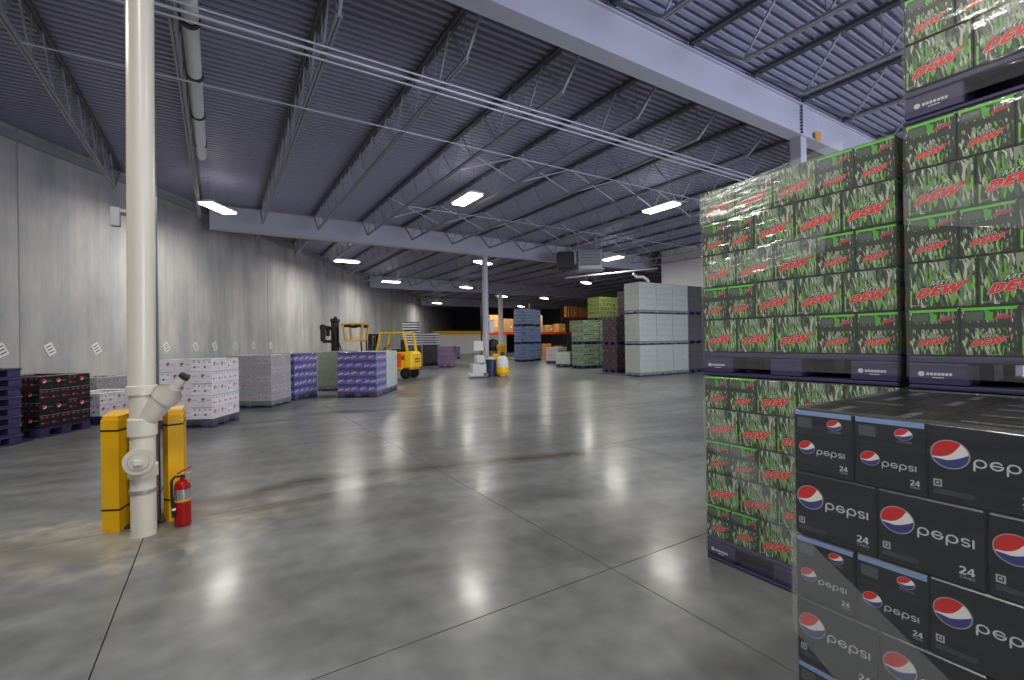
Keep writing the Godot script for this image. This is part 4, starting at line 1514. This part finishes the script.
func scrubber(at: Vector3, turn: float) -> void:
	var s := thing("floor_scrubber", "light grey walk-behind floor scrubber parked by the slim column", "floor scrubber", at, turn)
	inst("tank", prism_mesh([Vector2(-0.36, -0.3), Vector2(-0.3, 0.3), Vector2(0.3, 0.3), Vector2(0.36, -0.3)], 0.2, 0.62), M.grey_plastic, s)
	inst("upper_tank", box_mesh(Vector3(0.5, 0.42, 0.42), 0.1), M.grey_plastic, s, Vector3(0.06, 0.8, -0.04))
	inst("hatch", box_mesh(Vector3(0.22, 0.03, 0.03), 0.01), M.dark_steel, s, Vector3(0.12, 0.62, 0.31))
	inst("brush_deck", box_mesh(Vector3(0.86, 0.18, 0.5), 0.05), M.grey_plastic, s, Vector3(-0.05, 0.13, 0.12))
	inst("battery_light", box_mesh(Vector3(0.2, 0.12, 0.05), 0.02), M.red, s, Vector3(0.26, 0.16, 0.38))
	for x in [-0.3, 0.3]:
		inst("wheel", lathe_mesh([Vector2(0, -0.03), Vector2(0.1, -0.03), Vector2(0.1, 0.03), Vector2(0, 0.03)], 14, Transform3D(Basis(Vector3.BACK, PI / 2), Vector3.ZERO)), M.rubber, s, Vector3(x, 0.1, -0.28))
	inst("handlebar", tube_mesh([Vector3(-0.2, 0.95, -0.2), Vector3(-0.25, 1.05, -0.42), Vector3(0.25, 1.05, -0.42), Vector3(0.2, 0.95, -0.2)], 0.02, 8), M.dark_steel, s)


func forklift_yellow(at: Vector3, turn: float) -> void:
	# local -z is forward, +x right
	var f := thing("forklift", "yellow counterbalance forklift with an orange side panel", "forklift", at, turn)
	var y: Material = M.lift_yellow
	inst("chassis", box_mesh(Vector3(0.98, 0.5, 1.5), 0.06), y, f, Vector3(0, 0.62, 0.1))
	var cwt := inst("counterweight", box_mesh(Vector3(1.04, 0.82, 0.5), 0.12), y, f, Vector3(0, 0.82, 0.98))
	inst("vent_slot", box_mesh(Vector3(0.5, 0.06, 0.03), 0.01), M.black, cwt, Vector3(0, 0.06, 0.24))
	inst("vent_slot", box_mesh(Vector3(0.5, 0.06, 0.03), 0.01), M.black, cwt, Vector3(0, -0.06, 0.24))
	for s in [-1.0, 1.0]:
		inst("side_panel", box_mesh(Vector3(0.04, 0.62, 0.8), 0.015), M.orange, f, Vector3(s * 0.5, 0.84, 0.28))
	inst("hood", box_mesh(Vector3(0.9, 0.22, 0.9), 0.05), y, f, Vector3(0, 1.1, 0.4))
	inst("seat", box_mesh(Vector3(0.5, 0.14, 0.5), 0.05), M.black, f, Vector3(0, 1.27, 0.3))
	inst("seat_back", box_mesh(Vector3(0.5, 0.5, 0.14), 0.05), M.black, f, Vector3(0, 1.52, 0.58))
	inst("dashboard", box_mesh(Vector3(0.8, 0.5, 0.2), 0.05), M.black, f, Vector3(0, 1.05, -0.5))
	inst("steering_wheel", lathe_mesh([Vector2(0.15, -0.012), Vector2(0.18, -0.012), Vector2(0.18, 0.012), Vector2(0.15, 0.012)], 18, Transform3D(Basis(Vector3.RIGHT, -0.6), Vector3(0, 1.42, -0.28))), M.black, f)
	var g := inst("overhead_guard", box_mesh(Vector3(0.98, 0.05, 0.08), 0.01), y, f, Vector3(0, 2.08, -0.35))
	inst("guard_rear", box_mesh(Vector3(0.98, 0.05, 0.08), 0.01), y, g, Vector3(0, 0, 1.15))
	for s in [-1.0, 1.0]:
		inst("guard_side", bar_mesh(Vector3(s * 0.46, 0, 0), Vector3(s * 0.46, 0, 1.15), 0.07, 0.06), y, g)
		inst("guard_front_post", bar_mesh(Vector3(s * 0.46, 0, 0), Vector3(s * 0.46, -1.15, -0.25), 0.07, 0.08), y, g)
		inst("guard_rear_post", bar_mesh(Vector3(s * 0.46, 0, 1.15), Vector3(s * 0.46, -0.9, 1.32), 0.08, 0.09), y, g)
	for k in 6:
		inst("guard_bar", bar_mesh(Vector3(-0.38 + k * 0.152, 0, 0), Vector3(-0.38 + k * 0.152, 0, 1.15), 0.025, 0.04), y, g)
	for s in [-1.0, 1.0]:
		inst("mast_rail", box_mesh(Vector3(0.08, 2.0, 0.14), 0.01), M.black, f, Vector3(s * 0.3, 1.05, -0.92))
		inst("fork", bar_mesh(Vector3(s * 0.25, 0.09, -1.1), Vector3(s * 0.25, 0.07, -2.1), 0.12, 0.04, 0.01), M.dark_steel, f)
		inst("fork_shank", box_mesh(Vector3(0.12, 0.6, 0.04)), M.dark_steel, f, Vector3(s * 0.25, 0.38, -1.1))
		wheel("front_wheel", 0.32, 0.22, f, Vector3(s * 0.44, 0.32, -0.5))
		wheel("rear_wheel", 0.25, 0.18, f, Vector3(s * 0.42, 0.25, 0.85))
	for yy in [0.35, 1.2, 2.0]:
		inst("mast_crossbar", box_mesh(Vector3(0.6, 0.08, 0.08)), M.black, f, Vector3(0, yy, -0.92))
	inst("load_backrest", box_mesh(Vector3(0.95, 0.05, 0.03)), M.black, f, Vector3(0, 2.02, -1.05))
	for k in 6:
		inst("backrest_bar", box_mesh(Vector3(0.03, 1.3, 0.03)), M.black, f, Vector3(-0.45 + k * 0.18, 1.35, -1.05))
	inst("lift_cylinder", tube_mesh([Vector3(0, 0.2, -0.9), Vector3(0, 1.9, -0.9)], 0.05, 10), M.black, f)


func forklift_black(at: Vector3, turn: float) -> void:
	var f := thing("forklift", "forklift with a tall black mast, side plates and tan guard behind the violet loads", "forklift", at, turn)
	inst("chassis", box_mesh(Vector3(1.0, 0.7, 1.7), 0.06), M.guard_orange, f, Vector3(0, 0.6, 0.9))
	inst("counterweight", box_mesh(Vector3(1.04, 0.7, 0.5), 0.1), M.guard_orange, f, Vector3(0, 0.72, 1.9))
	inst("seat", box_mesh(Vector3(0.5, 0.5, 0.14), 0.05), M.black, f, Vector3(0, 1.3, 1.35))
	for s in [-1.0, 1.0]:
		wheel("front_wheel", 0.32, 0.22, f, Vector3(s * 0.44, 0.32, 0.3))
		wheel("rear_wheel", 0.25, 0.18, f, Vector3(s * 0.42, 0.25, 1.65))
		inst("mast_rail", box_mesh(Vector3(0.1, 2.5, 0.16), 0.01), M.black, f, Vector3(s * 0.24, 1.25, -0.1))
		inst("inner_rail", box_mesh(Vector3(0.07, 2.5, 0.1), 0.01), M.dark_steel, f, Vector3(s * 0.12, 1.28, -0.12))
	for yy in [0.3, 1.4, 2.42]:
		inst("mast_crossbar", box_mesh(Vector3(0.6, 0.14, 0.12), 0.01), M.black, f, Vector3(0, yy, -0.08))
	inst("mast_head", box_mesh(Vector3(0.42, 0.16, 0.3), 0.04), M.black, f, Vector3(0.02, 2.58, -0.1))
	inst("mast_knob", lathe_mesh([Vector2(0, 0), Vector2(0.07, 0), Vector2(0.07, 0.06), Vector2(0.03, 0.1), Vector2(0, 0.1)], 12), M.black, f, Vector3(0.05, 2.65, -0.1))
	# wide carriage with plates on both sides
	inst("carriage_beam", box_mesh(Vector3(1.8, 0.14, 0.1), 0.01), M.black, f, Vector3(-0.36, 2.26, -0.26))
	inst("carriage_beam", box_mesh(Vector3(1.3, 0.12, 0.1), 0.01), M.black, f, Vector3(-0.25, 1.72, -0.26))
	inst("side_plate", box_mesh(Vector3(0.3, 0.66, 0.12), 0.02), M.black, f, Vector3(-1.02, 2.05, -0.26))
	inst("side_plate", box_mesh(Vector3(0.16, 0.42, 0.12), 0.02), M.black, f, Vector3(-0.42, 2.14, -0.26))
	inst("lift_chain", box_mesh(Vector3(0.05, 1.7, 0.03)), M.dark_steel, f, Vector3(0.0, 1.6, -0.2))
	inst("hose_loop", tube_mesh([Vector3(0.3, 1.8, -0.2), Vector3(0.5, 1.78, -0.15), Vector3(0.58, 1.6, -0.1), Vector3(0.55, 1.3, 0.0), Vector3(0.4, 1.15, 0.0)], 0.03, 8), M.black, f)
	# overhead guard, tan, wider at the top, work lamps on its front bar
	var g := inst("overhead_guard", box_mesh(Vector3(1.16, 0.06, 0.08), 0.01), M.guard_orange, f, Vector3(0, 2.42, 0.35))
	inst("guard_rear", box_mesh(Vector3(1.16, 0.06, 0.08), 0.01), M.guard_orange, g, Vector3(0, 0, 0.8))
	for s in [-1.0, 1.0]:
		inst("guard_side", bar_mesh(Vector3(s * 0.55, 0, 0), Vector3(s * 0.55, 0, 0.8), 0.06, 0.06), M.guard_orange, g)
		inst("guard_post", bar_mesh(Vector3(s * 0.55, 0, 0.8), Vector3(s * 0.45, -0.68, 0.7), 0.07, 0.07), M.guard_orange, g)
		inst("guard_post", bar_mesh(Vector3(s * 0.55, 0, 0), Vector3(s * 0.45, -0.68, 0.1), 0.07, 0.07), M.guard_orange, g)
		inst("guard_leg", bar_mesh(Vector3(s * 0.45, -0.68, 0.7), Vector3(s * 0.45, -1.55, 0.75), 0.05, 0.05), M.black, g)
		inst("guard_rail", bar_mesh(Vector3(s * 0.45, -0.68, 0.1), Vector3(s * 0.45, -0.68, 0.7), 0.08, 0.09), M.guard_orange, g)
		inst("work_lamp", box_mesh(Vector3(0.1, 0.12, 0.3), 0.03), M.black, g, Vector3(s * 0.5, -0.08, 0.2))
		inst("work_lamp", box_mesh(Vector3(0.1, 0.12, 0.3), 0.03), M.black, g, Vector3(s * 0.5, -0.08, 0.6))
	for k in 5:
		inst("guard_bar", bar_mesh(Vector3(-0.4 + k * 0.2, 0, 0), Vector3(-0.4 + k * 0.2, 0, 0.8), 0.025, 0.04), M.guard_orange, g)


func tray_stack(at: Vector3, az: float, tall: bool, label: String) -> void:
	var t := thing("tray_stack", label, "tray stack", at, 90.0 - az)
	add_pallet(t, false, M.tray_dark)
	inst("grey_load", box_mesh(Vector3(1.15, 1.28, 0.96), 0.02), M.p_dgrey, t, Vector3(0, PH + 0.64, 0))
	var y := PH + 1.28
	var n := 9 if tall else 5
	for k in n:
		inst("tray", box_mesh(Vector3(1.12 if k != 5 else 0.9, 0.1, 0.95), 0.015), M.tray, t, Vector3(0.02 * (k % 2), y + 0.05 + k * 0.165, 0))
		inst("bottle_row", box_mesh(Vector3(1.06, 0.064, 0.9), 0.01), M.tray_dark, t, Vector3(0, y + 0.1325 + k * 0.165, 0))


# ------------------------------------------------------------------ stacks on the right
func stack(corner: Vector3, tiers: int, m: Material, layers: int, name_bit: String, o := {}) -> void:
	# corner = near aisle corner: the load lies towards +x and -z of it
	var h := PH + CH * layers + 0.005
	var sc: float = o.get("scale", 1.0)
	for k in tiers:
		var where: String = ["bottom tier", "second tier", "top tier"][k]
		pallet_load("%s, %s" % [name_bit, where], corner + Vector3(LONG / 2 * sc, h * k, -DEEP / 2 * sc), 0, m, layers, k % 2, o).scale = Vector3(sc, 1.0, sc)


func build_right_stacks() -> void:
	var far := {"single": false, "wrap": "none", "pallet": M.pallet}
	var wrapped := {"single": false, "wrap": "grey", "scale": 0.88}
	stack(Vector3(15.35, 0, -14.05), 3, M.p_grey, 5, "tall pale grey wrapped carton stack at the aisle corner", wrapped)
	stack(Vector3(16.43, 0, -14.05), 3, M.p_grey, 5, "pale grey wrapped carton stack second from the aisle corner", wrapped)
	stack(Vector3(17.51, 0, -14.05), 3, M.p_grey, 5, "pale grey wrapped carton stack third from the aisle corner", wrapped)
	stack(Vector3(18.6, 0, -14.12), 3, M.p_dgrey, 5, "charcoal carton stack beside the pale grey ones", far)
	stack(Vector3(19.85, 0, -14.12), 3, M.p_dgrey, 5, "charcoal carton stack by the white wall", far)
	stack(Vector3(16.35, 0, -16.45), 2, M.p_maroon, 5, "dark maroon carton stack behind the pale grey stack", far)
	stack(Vector3(17.6, 0, -16.6), 3, M.p_maroon, 5, "taller dark maroon carton stack behind the pale grey stacks", far)
	stack(Vector3(17.25, 0, -19.95), 2, M.p_green, 5, "soft green carton stack at the aisle, behind the maroon one", far)
	for q in [[18.5, "second in from the aisle"], [19.75, "third in from the aisle"]]:
		stack(Vector3(q[0], 0, -19.95), 2, M.p_green, 5, "soft green carton stack, %s" % q[1], far)
		pallet_load("lime green carton load on top of the soft green stack %s" % q[1], Vector3(q[0] + LONG / 2, 2 * (PH + CH * 5 + 0.005), -19.95 - DEEP / 2), 0, M.p_lime, 5, 0, far)
	stack(Vector3(19.6, 0, -29.8), 3, M.p_blue, 5, "slate blue carton stack in front of the racks", far)
	stack(Vector3(20.85, 0, -30.6), 3, M.p_blue, 5, "slate blue carton stack beside the other blue one", far)
	pallet_load("low pale blue wrapped load beside the soft green stack", Vector3(18.3, 0, -22.6), 20, M.p_pale, 3, 0, {"single": false, "wrap": "clear"})
	pallet_load("low white carton load in front of the racks", Vector3(20.5, 0, -26.6), 20, M.p_white, 4, 0, {"single": false, "wrap": "clear"})


func build_back() -> void:
	# pallet racks running along x
	for r in 3:
		var x := 22.0 + r * 5.0
		var k := thing("pallet_rack", ["pallet rack with red beams behind the yellow-based column", "pallet rack with red beams behind the blue stacks", "pallet rack with red beams behind the green stacks"][r], "rack", Vector3(x, 0, -39.5))
		for sx in ([0.0, 4.9] if r == 2 else [0.0]):
			for sz in [0.0, -1.1]:
				inst("upright", box_mesh(Vector3(0.1, 5.4, 0.08)), M.rack_blue, k, Vector3(sx, 2.7, sz))
			for b in 6:
				inst("upright_brace", bar_mesh(Vector3(sx, 0.4 + b * 0.8, 0), Vector3(sx, 0.8 + b * 0.8, -1.1), 0.04, 0.04), M.rack_blue, k)
		for lv in ([2.35, 4.0] if r == 2 else [2.35]):
			for sz in [0.0, -1.1]:
				inst("beam", box_mesh(Vector3(4.9, 0.18, 0.06), 0.01), M.rack_red, k, Vector3(2.45, lv, sz))
			inst("shelf_deck", box_mesh(Vector3(4.86, 0.03, 1.05)), M.rack_blue, k, Vector3(2.45, lv + 0.106, -0.55))
	var boxes := [[22.9, 2.472, 1.0, 1.7, "card", "tall tan box on the red beam beside the yellow-based column"], [24.6, 2.472, 1.1, 1.35, "card2", "brown box on the red beam partly behind the blue stacks"],
		[28.2, 2.472, 1.1, 1.75, "card2", "tallest brown box on the red beam past the blue stacks"], [29.7, 2.472, 0.8, 0.75, "card2", "short brown box on the red beam past the tallest one"],
		[32.9, 4.122, 1.2, 1.2, "card", "bright tan box on the upper rack level behind the soft green stacks"], [34.4, 4.122, 1.1, 1.1, "card", "second bright tan box on the upper rack level towards the dark wall"],
		[27.8, 0.0, 1.2, 1.5, "card", "tall tan box on the floor under the red beam"], [29.3, 0.0, 1.1, 1.25, "card", "middle tan box on the floor under the red beam"],
		[30.9, 0.0, 0.9, 1.0, "card2", "low brown box on the floor under the red beam by the white cartons"], [23.2, 0.0, 1.3, 0.7, "card2", "low brown box under the dark wrapped bundle"],
		[31.3, 2.472, 1.0, 0.9, "card", "tan box on the red beam, last before the rack upright"], [33.6, 2.472, 1.1, 1.3, "card2", "brown box on the lower beam under the two bright tan boxes"]]
	for b in boxes:
		var t := thing("cardboard_box", b[5], "box", Vector3(b[0], b[1], -40.05), 0, "cardboard boxes in the racks")
		var h: float = b[3]
		inst("body", box_mesh(Vector3(b[2], h, 0.9), 0.02), M[b[4]], t, Vector3(0, h / 2, 0))
		inst("tape", box_mesh(Vector3(0.06, h * 0.4, 0.004)), M.card2 if b[4] == "card" else M.card, t, Vector3(0, h * 0.8, 0.451))
		inst("shipping_label", box_mesh(Vector3(0.2, 0.15, 0.004)), M.paper, t, Vector3(b[2] * 0.25, h * 0.4, 0.451))
	# stacked wooden pallets and a dark wrapped load low between the racks and the column
	var st := thing("wrapped_bundle", "dark wrapped bundle on the floor beside the yellow-based column", "bundle", Vector3(23.0, 0.702, -40.0))
	inst("cover", lathe_mesh([Vector2(0, 0), Vector2(0.6, 0), Vector2(0.66, 0.4), Vector2(0.5, 0.95), Vector2(0.2, 1.1), Vector2(0, 1.12)], 14), M.black, st)
	inst("strap", lathe_mesh([Vector2(0.655, 0.36), Vector2(0.67, 0.38), Vector2(0.655, 0.42)], 14), M.dark_steel, st)


func build_small_things() -> void:
	# paper location signs taped askew along the concrete wall
	var bas := frame_for(WALL_D)
	var n := Vector3(-WALL_D.z, 0, WALL_D.x)   # into the room
	for q in [[-6.2, "tilted white paper sign on the concrete wall above the empty pallets"], [-5.1, "tilted white paper sign on the concrete wall above the black cola cartons"],
			[-3.82, "tilted white paper sign on the concrete wall above the low grey load"], [-1.25, "first tilted white paper sign past the drain pipe, above the tall white cartons"],
			[0.15, "second tilted white paper sign past the drain pipe on the concrete wall"], [1.2, "third tilted white paper sign past the drain pipe on the concrete wall"],
			[2.5, "fourth tilted white paper sign past the drain pipe, above the silver grey load"], [3.8, "fifth tilted white paper sign past the drain pipe on the concrete wall"],
			[5.2, "last tilted white paper sign on the wall before the black-masted forklift"]]:
		var s: float = q[0]
		var sg := thing("paper_sign", q[1], "sign", WALL_P + WALL_D * s + n * 0.004 + Vector3(0, 1.6, 0), 0, "paper signs along the concrete wall")
		sg.basis = bas * Basis(Vector3.RIGHT, deg_to_rad(-28.0))
		inst("sheet", box_mesh(Vector3(0.006, 0.3, 0.22)), M.paper, sg)
		for k in 3:
			inst("printed_line", box_mesh(Vector3(0.002, 0.025, 0.14)), M.ink, sg, Vector3(0.004 if (bas.x.dot(n) > 0) else -0.004, 0.08 - k * 0.08, 0))
	# unit heater hung under the roof
	var h := thing("unit_heater", "grey metal unit heater hung under the roof by the far girder", "heater", Vector3(15.5, 5.15, -17.9), -35)
	inst("burner_box", box_mesh(Vector3(1.2, 0.95, 0.9), 0.03), M.galv, h, Vector3(0.35, 0.45, 0))
	inst("louvre_frame", box_mesh(Vector3(1.0, 0.75, 0.04), 0.01), M.joist, h, Vector3(0.35, 0.5, 0.46))
	for k in 5:
		inst("louvre", box_mesh(Vector3(0.95, 0.02, 0.12)), M.galv, h, Vector3(0.35, 0.2 + k * 0.15, 0.5), Basis(Vector3.RIGHT, 0.5))
	inst("fan_housing", box_mesh(Vector3(0.85, 0.85, 0.7), 0.06), M.dark_steel, h, Vector3(-0.85, 0.42, 0.1))
	inst("drip_tray", box_mesh(Vector3(1.3, 0.04, 1.1), 0.01), M.conduit, h, Vector3(0.4, -0.06, 0.05))
	inst("flue", tube_mesh([Vector3(0.7, 0.9, -0.2), Vector3(0.7, 1.7, -0.2)], 0.09, 14), M.galv, h)
	for x in [-0.2, 0.9]:
		for z in [-0.4, 0.4]:
			inst("hanger_rod", tube_mesh([Vector3(x, 0.9, z), Vector3(x, 1.68, z)], 0.01, 6), M.conduit, h)
	# bent white pipe over the grey stacks
	var bp := inst("bent_pipe", tube_mesh([Vector3(15.7, 4.55, -14.75), Vector3(15.85, 4.4, -14.65), Vector3(16.1, 4.4, -14.5), Vector3(16.25, 4.27, -14.4), Vector3(16.3, 4.14, -14.36)], 0.07, 12), M.conduit, self)
	tag(bp, "short bent pale pipe on top of the pale grey stacks", "pipe")
	var lp := inst("gas_pipe", tube_mesh([Vector3(15.6, 4.9, -19.4), Vector3(17.8, 5.15, -18.2), Vector3(20.0, 5.4, -17.0)], 0.05, 10), M.joist, self)
	tag(lp, "straight grey pipe running from the unit heater over the maroon stacks", "pipe")
